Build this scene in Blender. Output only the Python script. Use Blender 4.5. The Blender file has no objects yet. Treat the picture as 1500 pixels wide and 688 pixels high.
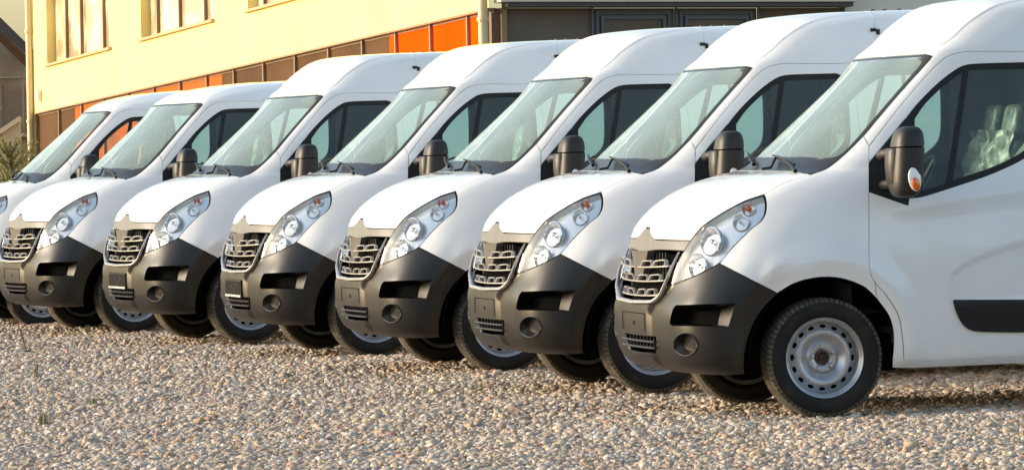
import bpy, bmesh, math, random
import numpy as np
from mathutils import Vector, Matrix
from mathutils.bvhtree import BVHTree
from mathutils.geometry import delaunay_2d_cdt
R = math.radians
rnd = random.Random(7)
nrs = np.random.RandomState(7)
scene = bpy.context.scene
COL = scene.collection

# ------------------------------------------------------------------ camera
CAM = np.array([7.7562, 28.6743, 1.6689])
CRT = np.array([-0.97686254, 0.2111831, -0.03378284])
CUP = np.array([-0.03728952, -0.01264348, 0.99922452])
CFW = np.array([-0.2105922, -0.97736474, -0.02022586])
FPX = 7450.4
cd = bpy.data.cameras.new('camera'); cam = bpy.data.objects.new('camera', cd); COL.objects.link(cam)
cd.sensor_width = 36; cd.lens = FPX * 36 / 1500; cd.clip_end = 3000; cd.clip_start = 0.5
m = Matrix.Identity(4)
for i in range(3):
    m[i][0] = CRT[i]; m[i][1] = CUP[i]; m[i][2] = -CFW[i]; m[i][3] = CAM[i]
cam.matrix_world = m
scene.camera = cam

# ------------------------------------------------------------------ light
SUN_AZ = R(-18)      # direction towards the sun, measured from +X towards +Y
SUN_EL = R(16)
sund = Vector((math.cos(SUN_EL) * math.cos(SUN_AZ), math.cos(SUN_EL) * math.sin(SUN_AZ), math.sin(SUN_EL)))
world = bpy.data.worlds.new('World'); scene.world = world; world.use_nodes = True
wn = world.node_tree.nodes; wl = world.node_tree.links
sky = wn.new('ShaderNodeTexSky'); sky.sky_type = 'NISHITA'; sky.sun_disc = False
sky.sun_elevation = SUN_EL; sky.sun_rotation = math.atan2(sund.x, sund.y)
sky.air_density = 1.0; sky.dust_density = 2.2; sky.ozone_density = 1.0
bg = wn['Background']; bg.inputs['Strength'].default_value = 0.15
tint = wn.new('ShaderNodeMixRGB'); tint.blend_type = 'MULTIPLY'; tint.inputs[0].default_value = 1; tint.inputs[2].default_value = (1.0, .995, .94, 1)   # hazy, slightly warm air
wl.new(sky.outputs[0], tint.inputs[1]); wl.new(tint.outputs[0], bg.inputs['Color'])
sl = bpy.data.lights.new('sun', 'SUN'); sl.energy = 1.75; sl.angle = R(22); sl.color = (1.0, 0.86, 0.70)
so = bpy.data.objects.new('sun', sl); COL.objects.link(so)
so.rotation_euler = sund.to_track_quat('Z', 'Y').to_euler()
vs = scene.view_settings
vs.view_transform = 'Standard'; vs.look = 'None'; vs.exposure = 1.25; vs.gamma = 1.0
scene.cycles.max_bounces = 10; scene.cycles.transparent_max_bounces = 24

# ------------------------------------------------------------------ materials
def mat(name, col, rough=0.5, metal=0.0, coat=0.0, spec=0.5, noise=None, bump=None, back=None, ior=1.5):
    """noise=(scale, colour2, lo, hi); bump=(scale, strength, distance)"""
    M = bpy.data.materials.new(name); M.use_nodes = True
    n = M.node_tree.nodes; l = M.node_tree.links; b = n['Principled BSDF']
    b.inputs['Base Color'].default_value = (*col, 1); b.inputs['Roughness'].default_value = rough
    b.inputs['Metallic'].default_value = metal; b.inputs['Coat Weight'].default_value = coat
    b.inputs['Coat Roughness'].default_value = 0.06; b.inputs['Specular IOR Level'].default_value = spec
    tc = n.new('ShaderNodeTexCoord')
    if noise:
        t = n.new('ShaderNodeTexNoise'); t.inputs['Scale'].default_value = noise[0]; t.inputs['Detail'].default_value = 6
        l.new(tc.outputs['Object'], t.inputs['Vector'])
        r = n.new('ShaderNodeMapRange'); r.inputs[1].default_value = noise[2]; r.inputs[2].default_value = noise[3]
        l.new(t.outputs['Fac'], r.inputs[0])
        mx = n.new('ShaderNodeMixRGB'); mx.inputs[1].default_value = (*col, 1); mx.inputs[2].default_value = (*noise[1], 1)
        l.new(r.outputs[0], mx.inputs[0]); l.new(mx.outputs[0], b.inputs['Base Color'])
    if bump:
        t = n.new('ShaderNodeTexNoise'); t.inputs['Scale'].default_value = bump[0]; t.inputs['Detail'].default_value = 5
        l.new(tc.outputs['Object'], t.inputs['Vector'])
        bp = n.new('ShaderNodeBump'); bp.inputs['Strength'].default_value = bump[1]; bp.inputs['Distance'].default_value = bump[2]
        l.new(t.outputs['Fac'], bp.inputs['Height']); l.new(bp.outputs[0], b.inputs['Normal'])
    if back:
        g = n.new('ShaderNodeNewGeometry'); d = n.new('ShaderNodeBsdfDiffuse'); d.inputs[0].default_value = (*back, 1)
        mx = n.new('ShaderNodeMixShader'); l.new(g.outputs['Backfacing'], mx.inputs[0])
        l.new(b.outputs[0], mx.inputs[1]); l.new(d.outputs[0], mx.inputs[2]); l.new(mx.outputs[0], n['Material Output'].inputs[0])
    return M

def glassmat(name, tint, fr=1.5, rough=0.0, light_veil=0.0):
    M = bpy.data.materials.new(name); M.use_nodes = True
    n = M.node_tree.nodes; l = M.node_tree.links; n.remove(n['Principled BSDF'])
    tr = n.new('ShaderNodeBsdfTransparent'); tr.inputs[0].default_value = (*tint, 1)
    gl = n.new('ShaderNodeBsdfGlossy'); gl.inputs['Roughness'].default_value = rough
    f = n.new('ShaderNodeFresnel'); f.inputs[0].default_value = fr
    mx = n.new('ShaderNodeMixShader'); l.new(f.outputs[0], mx.inputs[0]); l.new(tr.outputs[0], mx.inputs[1]); l.new(gl.outputs[0], mx.inputs[2])
    if light_veil:
        df = n.new('ShaderNodeBsdfDiffuse'); df.inputs[0].default_value = (.62, .80, .77, 1)  # milky colour in the glass stands in for bright cabin and reflected light
        tc = n.new('ShaderNodeTexCoord'); ns = n.new('ShaderNodeTexNoise'); ns.inputs['Scale'].default_value = 2.5; ns.inputs['Detail'].default_value = 3
        l.new(tc.outputs['Object'], ns.inputs['Vector']); mr = n.new('ShaderNodeMapRange'); mr.inputs[3].default_value = light_veil*.7; mr.inputs[4].default_value = light_veil*1.3; l.new(ns.outputs[0], mr.inputs[0])
        m2 = n.new('ShaderNodeMixShader'); l.new(mr.outputs[0], m2.inputs[0]); l.new(mx.outputs[0], m2.inputs[1]); l.new(df.outputs[0], m2.inputs[2]); mx = m2
    l.new(mx.outputs[0], n['Material Output'].inputs[0])
    return M

PAINT = mat('white_paint', (0.80, 0.80, 0.80), 0.35, coat=1.0, noise=(3.0, (0.76, 0.755, 0.745), 0.35, 0.75), back=(0.09, 0.085, 0.07))
PLAST = mat('bumper_plastic', (0.0065, 0.006, 0.0055), 0.36, spec=0.5, noise=(7, (0.012, 0.011, 0.0095), 0.4, 0.7), bump=(420, 0.12, 0.002))
GRIM = mat('grille_plastic', (0.075, 0.07, 0.065), 0.5, noise=(9, (0.11, 0.1, 0.09), 0.4, 0.7))
BADGE = mat('badge_panel_plastic', (0.105, 0.095, 0.083), 0.42, noise=(9, (0.13, 0.118, 0.10), 0.4, 0.7))
DARK = mat('black_plastic', (0.012, 0.012, 0.012), 0.5, spec=0.3)
BORDER = mat('screen_border_black', (0.02, 0.02, 0.02), 0.35)
VDARK = mat('underbody_black', (0.006, 0.006, 0.006), 0.95, spec=0.0)
MIRM = mat('mirror_plastic', (0.016, 0.0145, 0.013), 0.5, bump=(300, 0.15, 0.002))
SILVER = mat('grille_silver', (0.55, 0.54, 0.525), 0.33, metal=0.6)
CHROME = mat('chrome', (0.86, 0.87, 0.88), 0.09, metal=1.0)
REFL = mat('lamp_reflector', (0.93, 0.93, 0.94), 0.16, metal=0.9)
LAMPW = mat('lamp_housing', (0.98, 0.98, 0.96), 0.25, metal=0.6, coat=0.4, bump=(7, .3, .02))
INDW = mat('indicator_white', (.85, .85, .83), .25, coat=.5)
STEEL = mat('wheel_steel', (0.50, 0.51, 0.53), 0.36, metal=0.7, noise=(14, (0.40, 0.40, 0.41), 0.4, 0.7))
RUST = mat('rusty_hub', (0.05, 0.026, 0.018), 0.8, noise=(60, (0.10, 0.05, 0.032), 0.4, 0.6))
TYRE = mat('tyre_rubber', (0.008, 0.0077, 0.0074), 0.7, spec=.3, noise=(7, (0.026, 0.021, 0.015), 0.45, 0.7), bump=(160, 0.3, 0.003))
TREAD = mat('tyre_tread', (0.060, 0.051, 0.038), 0.85, noise=(18, (0.12, 0.10, 0.072), 0.4, 0.65), bump=(160, 0.4, 0.003))
ORANGE = mat('indicator_orange', (0.75, 0.16, 0.02), 0.25, coat=0.6)
LENS = glassmat('clear_lens', (0.985, 0.985, 0.985), 1.38)
WSG = glassmat('windscreen_glass', (0.82, 0.93, 0.90), 1.55, light_veil=.19)
SIDEG = glassmat('side_glass', (0.66, 0.86, 0.80), 1.5, light_veil=.055)
SEATM = mat('seat_fabric', (0.045, 0.046, 0.05), 0.9)
WRAP = mat('plastic_seat_wrap', (0.46, 0.49, 0.42), 0.38, noise=(7, (0.12, 0.14, 0.11), 0.40, 0.65), bump=(11, .8, 0.04), coat=0.25)
TRIM = mat('cabin_trim', (0.085, 0.08, 0.066), 0.75)
TRIML = mat('light_cabin_trim', (0.30, 0.29, 0.23), 0.7)

# ------------------------------------------------------------------ helpers
def tag(o, label=None, cat=None, group=None, kind=None):
    if label: o['label'] = label
    if cat: o['category'] = cat
    if group: o['group'] = group
    if kind: o['kind'] = kind
    return o
def empty(name, loc=(0, 0, 0), rz=0.0):
    o = bpy.data.objects.new(name, None); COL.objects.link(o); o.location = loc; o.rotation_euler = (0, 0, rz); o.empty_display_size = 0.3
    return o
def obj(name, V, F, M, parent=None, N=None, smooth=True, mats=None, mi=None, auto=None):
    me = bpy.data.meshes.new(name)
    me.from_pydata([tuple(map(float, v)) for v in V], [], [tuple(map(int, f)) for f in F])
    if mats:
        for q in mats: me.materials.append(q)
        if mi is not None: me.polygons.foreach_set('material_index', mi)
    else: me.materials.append(M)
    if smooth: me.polygons.foreach_set('use_smooth', [True] * len(me.polygons))
    me.update()
    if N is not None: me.normals_split_custom_set_from_vertices([tuple(map(float, x)) for x in N])
    elif auto: me.set_sharp_from_angle(angle=R(auto))
    o = bpy.data.objects.new(name, me); COL.objects.link(o)
    if parent is not None: o.parent = parent
    return o
class MB:
    def __init__(s): s.V = []; s.F = []
    def add(s, V, F):
        k = len(s.V); s.V += [tuple(map(float, v)) for v in V]; s.F += [tuple(int(i) + k for i in f) for f in F]; return s
    def box(s, a, b, M=None):
        x0, y0, z0 = a; x1, y1, z1 = b
        V = [(x0,y0,z0),(x1,y0,z0),(x1,y1,z0),(x0,y1,z0),(x0,y0,z1),(x1,y0,z1),(x1,y1,z1),(x0,y1,z1)]
        if M is not None: V = [tuple(M @ Vector(v)) for v in V]
        return s.add(V, [(0,3,2,1),(4,5,6,7),(0,1,5,4),(1,2,6,5),(2,3,7,6),(3,0,4,7)])
    def tube(s, pts, r, n=8, flat=1.0, up=None, closed=False):
        pts = [Vector(p) for p in pts]; V = []; F = []; L = len(pts)
        for i, p in enumerate(pts):
            t = (pts[min(i+1, L-1)] - pts[max(i-1, 0)]) if not closed else (pts[(i+1) % L] - pts[i-1])
            t.normalize(); u = Vector(up) if up else (Vector((0,0,1)) if abs(t.z) < .9 else Vector((1,0,0)))
            a = t.cross(u).normalized(); b = a.cross(t).normalized(); rr = r[i] if hasattr(r, '__len__') else r
            for k in range(n):
                an = 2*math.pi*k/n; V.append(p + a*rr*math.cos(an) + b*rr*flat*math.sin(an))
        for i in range(L - (0 if closed else 1)):
            j = (i+1) % L
            for k in range(n): F.append((i*n+k, i*n+(k+1) % n, j*n+(k+1) % n, j*n+k))
        if not closed: F += [tuple(range(n-1, -1, -1)), tuple(range((L-1)*n, L*n))]
        return s.add(V, F)
    def lathe(s, prof, n=48, centre=(0,0,0), axis='y', closed=False, a0=0, a1=2*math.pi):
        """prof: list of (radius, axial)"""
        V = []; F = []; c = centre; L = len(prof); full = abs(a1-a0-2*math.pi) < 1e-6; na = n if full else n+1
        for k in range(na):
            a = a0 + (a1-a0)*k/n; ca, sa = math.cos(a), math.sin(a)
            for r, h in prof:
                V.append((c[0]+r*ca, c[1]+h, c[2]+r*sa) if axis == 'y' else ((c[0]+h, c[1]+r*ca, c[2]+r*sa) if axis == 'x' else (c[0]+r*ca, c[1]+r*sa, c[2]+h)))
        for k in range(n):
            q = (k+1) % na
            for i in range(L - (0 if closed else 1)):
                j = (i+1) % L; F.append((k*L+i, k*L+j, q*L+j, q*L+i))
        return s.add(V, F)
    def build(s, name, M, parent=None, smooth=True, auto=35, **k): return obj(name, s.V, s.F, M, parent, smooth=smooth, auto=auto, **k)
def bevelbox(name, a, b, M, parent, r=0.02, seg=3, mtx=None):
    bm = bmesh.new(); bmesh.ops.create_cube(bm, size=1)
    for v in bm.verts: v.co = Vector([a[i] + (b[i]-a[i])*(v.co[i]+.5) for i in range(3)])
    bmesh.ops.bevel(bm, geom=bm.edges[:], offset=r, segments=seg, profile=.5, affect='EDGES')
    if mtx is not None: bmesh.ops.transform(bm, matrix=mtx, verts=bm.verts)
    V = [v.co[:] for v in bm.verts]; F = [[v.index for v in f.verts] for f in bm.faces]; bm.free()
    return obj(name, V, F, M, parent, auto=50)

# ------------------------------------------------------------------ master body surface of a van (half, y >= 0)
# each row: z, then (y, x) along the plan outline from the centre of the nose round to the side
ROWS = [
 (.255, [(0,.70),(.3,.695),(.52,.68),(.70,.65),(.82,.60),(.90,.52),(.95,.40),(.97,.25),(.97,-.3),(.97,-1.2)]),
 (.30, [(0,.79),(.3,.785),(.53,.772),(.72,.745),(.86,.685),(.945,.59),(.985,.45),(1.0,.27),(1.0,-.35),(1.0,-1.2)]),
 (.38, [(0,.832),(.3,.827),(.54,.815),(.74,.79),(.88,.73),(.965,.62),(1.0,.47),(1.01,.28),(1.012,-.35),(1.012,-1.2)]),
 (.50, [(0,.85),(.3,.845),(.54,.832),(.74,.812),(.88,.755),(.965,.64),(1.0,.48),(1.015,.28),(1.02,-.35),(1.02,-1.2)]),
 (.62, [(0,.85),(.3,.845),(.54,.832),(.74,.812),(.88,.75),(.965,.635),(1.0,.48),(1.018,.28),(1.028,-.35),(1.028,-1.2)]),
 (.75, [(0,.838),(.3,.832),(.54,.808),(.74,.76),(.88,.685),(.965,.57),(1.0,.43),(1.018,.25),(1.03,-.35),(1.03,-1.2)]),
 (.89, [(0,.825),(.3,.817),(.54,.785),(.73,.71),(.87,.60),(.955,.47),(.995,.34),(1.012,.18),(1.025,-.35),(1.025,-1.2)]),
 (1.02, [(0,.795),(.3,.787),(.52,.75),(.68,.67),(.81,.56),(.91,.43),(.965,.28),(.99,.10),(1.012,-.35),(1.012,-1.2)]),
 (1.09, [(0,.772),(.3,.76),(.51,.722),(.67,.635),(.79,.53),(.89,.40),(.95,.24),(.98,.05),(1.003,-.38),(1.003,-1.2)]),
 (1.17, [(0,.71),(.3,.695),(.5,.65),(.65,.585),(.77,.49),(.87,.36),(.93,.19),(.965,0),(.992,-.4),(.995,-1.2)]),
 (1.25, [(0,.60),(.3,.585),(.5,.545),(.66,.475),(.78,.385),(.86,.28),(.915,.11),(.95,-.08),(.98,-.42),(.985,-1.2)]),
 (1.33, [(0,.43),(.3,.415),(.5,.37),(.66,.31),(.78,.23),(.855,.12),(.905,-.04),(.935,-.2),(.96,-.48),(.975,-1.2)]),
 (1.375, [(0,.26),(.3,.245),(.5,.205),(.66,.15),(.77,.09),(.84,.01),(.89,-.12),(.92,-.27),(.945,-.5),(.97,-1.2)]),
 (1.40, [(0,.10),(.3,.09),(.5,.06),(.66,.02),(.76,-.03),(.83,-.09),(.88,-.19),(.91,-.32),(.935,-.55),(.965,-1.2)]),
 (1.43, [(0,.065),(.3,.055),(.5,.02),(.66,-.03),(.76,-.085),(.83,-.14),(.875,-.23),(.905,-.36),(.93,-.58),(.96,-1.2)]),
 (1.50, [(0,-.02),(.3,-.032),(.5,-.065),(.66,-.12),(.76,-.175),(.825,-.24),(.865,-.32),(.893,-.43),(.92,-.62),(.95,-1.2)]),
 (1.60, [(0,-.135),(.3,-.147),(.5,-.18),(.66,-.235),(.76,-.285),(.82,-.335),(.856,-.41),(.88,-.53),(.905,-.72),(.935,-1.2)]),
 (1.80, [(0,-.375),(.3,-.387),(.5,-.415),(.65,-.46),(.75,-.50),(.805,-.54),(.838,-.62),(.86,-.74),(.877,-.9),(.905,-1.3)]),
 (1.95, [(0,-.555),(.3,-.565),(.5,-.59),(.65,-.62),(.745,-.645),(.795,-.685),(.825,-.76),(.845,-.88),(.86,-1.05),(.885,-1.4)]),
 (2.04, [(0,-.66),(.3,-.67),(.5,-.69),(.64,-.70),(.74,-.72),(.787,-.755),(.817,-.83),(.836,-.95),(.85,-1.13),(.868,-1.5)]),
]
HIGH = ROWS + [
 (2.12, [(0,-.745),(.3,-.755),(.5,-.775),(.63,-.80),(.72,-.83),(.77,-.875),(.80,-.95),(.82,-1.07),(.832,-1.23),(.85,-1.6)]),
 (2.19, [(0,-.815),(.3,-.825),(.5,-.845),(.62,-.87),(.70,-.90),(.75,-.95),(.783,-1.03),(.803,-1.15),(.818,-1.3),(.83,-1.7)]),
 (2.29, [(0,-.95),(.3,-.96),(.5,-.985),(.61,-1.01),(.68,-1.045),(.73,-1.10),(.76,-1.19),(.78,-1.32),(.79,-1.5),(.80,-1.9)]),
 (2.33, [(0,-1.03),(.3,-1.04),(.48,-1.065),(.58,-1.095),(.65,-1.15),(.695,-1.22),(.725,-1.33),(.745,-1.48),(.755,-1.67),(.765,-2.1)]),
 (2.35, [(0,-1.11),(.28,-1.12),(.44,-1.15),(.54,-1.19),(.61,-1.25),(.655,-1.34),(.685,-1.46),(.70,-1.62),(.71,-1.85),(.72,-2.3)]),
 (2.361, [(0,-1.24),(.22,-1.25),(.36,-1.28),(.46,-1.33),(.53,-1.40),(.575,-1.5),(.605,-1.63),(.62,-1.8),(.63,-2.05),(.64,-2.5)]),
 (2.367, [(0,-1.5),(.11,-1.52),(.19,-1.56),(.25,-1.63),(.29,-1.75),(.32,-1.9),(.335,-2.05),(.345,-2.2),(.35,-2.4),(.355,-2.7)]),
 (2.37, [(0,-1.75),(0,-1.78),(0,-1.84),(0,-1.92),(0,-2.05),(0,-2.28),(0,-2.4),(0,-2.5),(0,-2.6),(0,-2.9)]),
]
LOW = ROWS + [
 (2.09, [(0,-.735),(.3,-.745),(.5,-.76),(.63,-.78),(.72,-.81),(.765,-.85),(.795,-.93),(.815,-1.05),(.828,-1.2),(.845,-1.6)]),
 (2.125, [(0,-.82),(.3,-.83),(.49,-.845),(.61,-.87),(.69,-.905),(.735,-.955),(.765,-1.04),(.785,-1.15),(.797,-1.3),(.81,-1.7)]),
 (2.155, [(0,-.93),(.29,-.94),(.46,-.96),(.57,-.99),(.64,-1.03),(.685,-1.09),(.71,-1.17),(.73,-1.29),(.74,-1.45),(.75,-1.8)]),
 (2.18, [(0,-1.08),(.27,-1.09),(.42,-1.12),(.51,-1.15),(.57,-1.2),(.61,-1.26),(.635,-1.35),(.65,-1.47),(.66,-1.6),(.67,-1.95)]),
 (2.20, [(0,-1.3),(.2,-1.32),(.32,-1.35),(.39,-1.39),(.43,-1.45),(.46,-1.52),(.48,-1.62),(.495,-1.74),(.5,-1.9),(.51,-2.2)]),
 (2.21, [(0,-1.6),(.1,-1.62),(.15,-1.65),(.19,-1.7),(.21,-1.76),(.225,-1.84),(.235,-1.94),(.24,-2.04),(.245,-2.2),(.25,-2.5)]),
 (2.213, [(0,-1.8),(0,-1.82),(0,-1.86),(0,-1.92),(0,-1.99),(0,-2.08),(0,-2.2),(0,-2.3),(0,-2.4),(0,-2.7)]),
]
def hermite(A, ax, n_per):
    """C1 interpolation of control points A along axis ax with per-interval subdivisions, chordal tangents"""
    A = np.moveaxis(A, ax, 0); K = len(A)
    d = np.array([np.sqrt(((A[i+1]-A[i])**2).sum(-1)).mean() for i in range(K-1)]) ** 0.8
    t = np.concatenate([[0], np.cumsum(d)])
    T = np.zeros_like(A)
    for i in range(K):
        if i == 0: T[i] = (A[1]-A[0])/d[0]
        elif i == K-1: T[i] = (A[-1]-A[-2])/d[-1]
        else:
            s0 = (A[i]-A[i-1])/d[i-1]; s1 = (A[i+1]-A[i])/d[i]
            T[i] = (s0*d[i] + s1*d[i-1])/(d[i]+d[i-1])
    if ax == 0: T[0] = (A[1]-A[0])/d[0]
    out = []; pos = [0]
    for i in range(K-1):
        n = n_per[i]
        for k in range(n):
            s = k/n; h = d[i]
            out.append((2*s**3-3*s**2+1)*A[i] + (s**3-2*s**2+s)*h*T[i] + (-2*s**3+3*s**2)*A[i+1] + (s**3-s**2)*h*T[i+1])
        pos.append(pos[-1]+n)
    out.append(A[-1])
    return np.moveaxis(np.array(out), 0, ax), pos
def sstep(x, a, b):
    t = np.clip((x-a)/(b-a), 0, 1); return t*t*(3-2*t)
class Master:
    def __init__(s, rows):
        G = []
        for z, ps in rows:
            y9, x9 = ps[-1]; row = [(x, y, z) for y, x in ps]
            for fr in (.12, .3): pass
            xa = min(x9, -1.2)
            row += [(min(-2.0, x9-.4), y9, z), (-3.1, y9, z), (-4.3, y9, z), (-4.60, y9*.985, z), (-4.67, y9*.93, z), (-4.69, y9*.6, z), (-4.69, 0, z)]
            G.append(row)
        G = np.array(G)                       # rows, cols, 3
        cols = [10,10,10,9,9,10,10,12,38,26,12,8,4,3,2,1]
        nr = []
        for i in range(len(G)-1):
            L = np.sqrt(((G[i+1,:10]-G[i,:10])**2).sum(-1)).mean(); nr.append(max(3, int(math.ceil(L/.018))))
        A, s.cpos = hermite(G, 1, cols[:G.shape[1]-1])
        A[:, 0, 1] = 0
        A, s.rpos = hermite(A, 0, nr)
        # light smoothing so that reflections run evenly
        for _ in range(6):
            B = A.copy(); B[1:-1, 1:-1] = A[1:-1,1:-1]*.5 + .125*(A[:-2,1:-1]+A[2:,1:-1]+A[1:-1,:-2]+A[1:-1,2:])
            B[1:-1, 0, 0] = A[1:-1,0,0]*.5+.125*(A[:-2,0,0]+A[2:,0,0]+2*A[1:-1,1,0]); B[1:-1,0,2] = A[1:-1,0,2]
            A = B
        A[:, 0, 1] = 0; A[-1, :, 1] = 0
        s.P = A; s.features()
        P = s.P
        # mirror-extended normals
        ext = np.concatenate([P[:, 1:2]*np.array([1,-1,1]), P], 1)
        du = np.gradient(ext, axis=1)[:, 1:]; dv = np.gradient(P, axis=0)
        N = np.cross(du, dv); ln = np.linalg.norm(N, axis=-1, keepdims=True); N = N/np.maximum(ln, 1e-9)
        N[-1] = (0, 0, 1)
        mid = N[P.shape[0]//3, P.shape[1]//2]
        if mid[1] < 0: N = -N; N[-1] = (0, 0, 1)
        s.N = N
        nv, nu = P.shape[:2]; s.nv, s.nu = nv, nu
        V = P.reshape(-1, 3); T = []
        for j in range(nv-1):
            for i in range(nu-1):
                a = j*nu+i; T += [(a, a+1, a+nu+1), (a, a+nu+1, a+nu)]
        s.bvh = BVHTree.FromPolygons([tuple(v) for v in V], T); s.T = np.array(T); s.V = V
    def features(s):
        P = s.P; x, y, z = P[..., 0].copy(), P[..., 1].copy(), P[..., 2].copy()
        side = sstep(y, .86, .97)
        # wheel arch ridge, front and rear
        for cx in (-0.0, -3.682):
            r = np.sqrt(((x-cx)/.93)**2 + (z-.36)**2)
            ridge = np.where(r < .53, sstep(r, .43, .53)*.9+.1, 1-sstep(r, .53, .68))
            P[..., 1] += side*.020*ridge*(z < 1.1)*sstep(z, .2, .4)*(sstep(-x if cx == 0 else x*0, -.40, -.30) if cx == 0 else 1)
        # shallow recess in the door below the waist swage
        lz = .742 + .2*np.sqrt(np.clip((-.738-x)/.45, 0, 4))
        rec = sstep(lz - z, -.006, .012)*sstep(-x, .735, .753)*sstep(x, -1.40, -1.34)*sstep(z, .60, .64)
        P[..., 1] -= .011*rec*(x > -1.45)
        # shoulder under the side window
        P[..., 1] += .008*np.exp(-((z-1.17-.12*np.clip(-x-.5, 0, .9))/.06)**2)*sstep(-x, .25, .5)*(z < 1.6)
        # middle section of the bumper stands proud
        w = .30 + .30*sstep(z, .60, .78)
        P[..., 0] += .022*(1-sstep(y, w, w+.03))*(1-sstep(z, .86, .92))*sstep(z, .27, .33)
        # roof shoulder line
        # bumper flank turns inwards next to the wheel arch
        r = np.sqrt((x/.93)**2+(z-.36)**2)
        P[..., 1] -= .034*(1-sstep(r, .49, .60))*sstep(x, .12, .3)*sstep(y, .80, .92)*(z < .95)
        # crease over the roof shoulder
        nv_, nu_ = P.shape[:2]; U, Vv = np.meshgrid(np.arange(nu_), np.arange(nv_)); rowf = np.interp(Vv, s.rpos, range(len(s.rpos)))
        uc = np.interp(np.interp(rowf, [19,20,21,22,23,24,25], [4.75,4.9,5.05,5.35,5.9,6.5,7.2]), range(len(s.cpos)), s.cpos)
        wv = np.clip((U-uc+.9)/1.8, 0, 1)*np.exp(-(np.maximum(U-uc, 0)/16.)**2)*sstep(rowf, 19.1, 19.6)*(1-sstep(rowf, 24, 25.5))
        P[..., 1] -= .0055*wv; P[..., 0] -= .0035*wv
    def ev(s, u, v, A=None):
        A = s.P if A is None else A
        u = np.clip(u, 0, s.nu-1-1e-6); v = np.clip(v, 0, s.nv-1-1e-6)
        i = np.floor(u).astype(int); j = np.floor(v).astype(int); a = (u-i)[..., None]; b = (v-j)[..., None]
        return A[j,i]*(1-a)*(1-b)+A[j,i+1]*a*(1-b)+A[j+1,i]*(1-a)*b+A[j+1,i+1]*a*b
    def nrm(s, u, v):
        n = s.ev(u, v, s.N); return n/np.linalg.norm(n, axis=-1, keepdims=True)
    def cr(s, c, r):
        return np.interp(c, range(len(s.cpos)), s.cpos), np.interp(r, range(len(s.rpos)), s.rpos)
    def vz(s, z): return float(np.interp(z, s.P[:, 0, 2], np.arange(s.nv)))
    def px(s, x, y):
        d = CRT*(x-750)/FPX + CUP*(344-y)/FPX + CFW; d = d/np.linalg.norm(d)
        hit, n, k, t = s.bvh.ray_cast(Vector(CAM), Vector(d))
        if hit is None:
            o = Vector(CAM + d*29.3); hit, n, k, t = s.bvh.find_nearest(o)
        a, b, c = [s.V[q] for q in s.T[k]]; p = np.array(hit)
        v0, v1, v2 = b-a, c-a, p-a
        d00, d01, d11, d20, d21 = v0@v0, v0@v1, v1@v1, v2@v0, v2@v1
        den = d00*d11-d01*d01 + 1e-18; bb = (d11*d20-d01*d21)/den; cc = (d00*d21-d01*d20)/den
        cell = k//2; j, i = divmod(cell, s.nu-1)
        if k % 2 == 0: return i+bb+cc, j+cc
        return i+bb, j+bb+cc
def proj(p):
    q = np.asarray(p, float)-CAM; w = q@CFW
    return 750+FPX*(q@CRT)/w, 344-FPX*(q@CUP)/w

def smooth_path(pts, closed=True, step=4.0):
    """pts: (x,y) or (x,y,'c') for a corner; Catmull-Rom between corners"""
    n = len(pts); out = []
    for i in range(n if closed else n-1):
        p0, p1, p2, p3 = pts[(i-1) % n], pts[i], pts[(i+1) % n], pts[(i+2) % n]
        if not closed:
            p0 = pts[max(i-1, 0)]; p3 = pts[min(i+2, n-1)]
        a = np.array(p1[:2], float); b = np.array(p2[:2], float); L = np.linalg.norm(b-a)
        t0 = (b-np.array(p0[:2], float))/2 if len(p1) == 2 else b-a
        t1 = (np.array(p3[:2], float)-a)/2 if len(p2) == 2 else b-a
        l0, l1 = np.linalg.norm(t0), np.linalg.norm(t1)
        if l0 > L: t0 = t0/l0*L
        if l1 > L: t1 = t1/l1*L
        k = max(1, int(round(L/step)))
        for q in range(k):
            s = q/k; out.append((2*s**3-3*s**2+1)*a+(s**3-2*s**2+s)*t0+(-2*s**3+3*s**2)*b+(s**3-s**2)*t1)
    if not closed: out.append(np.array(pts[-1][:2], float))
    return out
def inside(poly, X, Y):
    c = np.zeros(X.shape, bool); n = len(poly)
    for i in range(n):
        x1, y1 = poly[i]; x2, y2 = poly[(i+1) % n]
        if y1 == y2: continue
        k = ((y1 > Y) != (y2 > Y)) & (X < (x2-x1)*(Y-y1)/(y2-y1)+x1); c ^= k
    return c
def segdist(loops, X, Y):
    D = np.full(X.shape, 1e9)
    for poly in loops:
        for i in range(len(poly)):
            x1, y1 = poly[i]; x2, y2 = poly[(i+1) % len(poly)]
            dx, dy = x2-x1, y2-y1; L = dx*dx+dy*dy+1e-12
            t = np.clip(((X-x1)*dx+(Y-y1)*dy)/L, 0, 1); D = np.minimum(D, np.hypot(X-x1-t*dx, Y-y1-t*dy))
    return D
def cdt(loops, interior):
    V = []; E = []
    for lp in loops:
        k = len(V); V += [Vector((float(a), float(b))) for a, b in lp]; E += [(k+i, k+(i+1) % len(lp)) for i in range(len(lp))]
    V += [Vector((float(a), float(b))) for a, b in interior]
    r = delaunay_2d_cdt(V, E, [], 0, 1e-6)
    v2 = np.array([tuple(v) for v in r[0]]); F = np.array([f for f in r[2] if len(f) == 3])
    c = v2[F].mean(1); ok = np.zeros(len(F), bool)
    for lp in loops: ok ^= inside(lp, c[:, 0], c[:, 1])
    F = F[ok]
    a = v2[F]; ar = (a[:,1,0]-a[:,0,0])*(a[:,2,1]-a[:,0,1])-(a[:,1,1]-a[:,0,1])*(a[:,2,0]-a[:,0,0])
    F = F[np.abs(ar) > 1e-9]; ar = ar[np.abs(ar) > 1e-9]
    F[ar < 0] = F[ar < 0][:, ::-1]
    return v2, F
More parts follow.
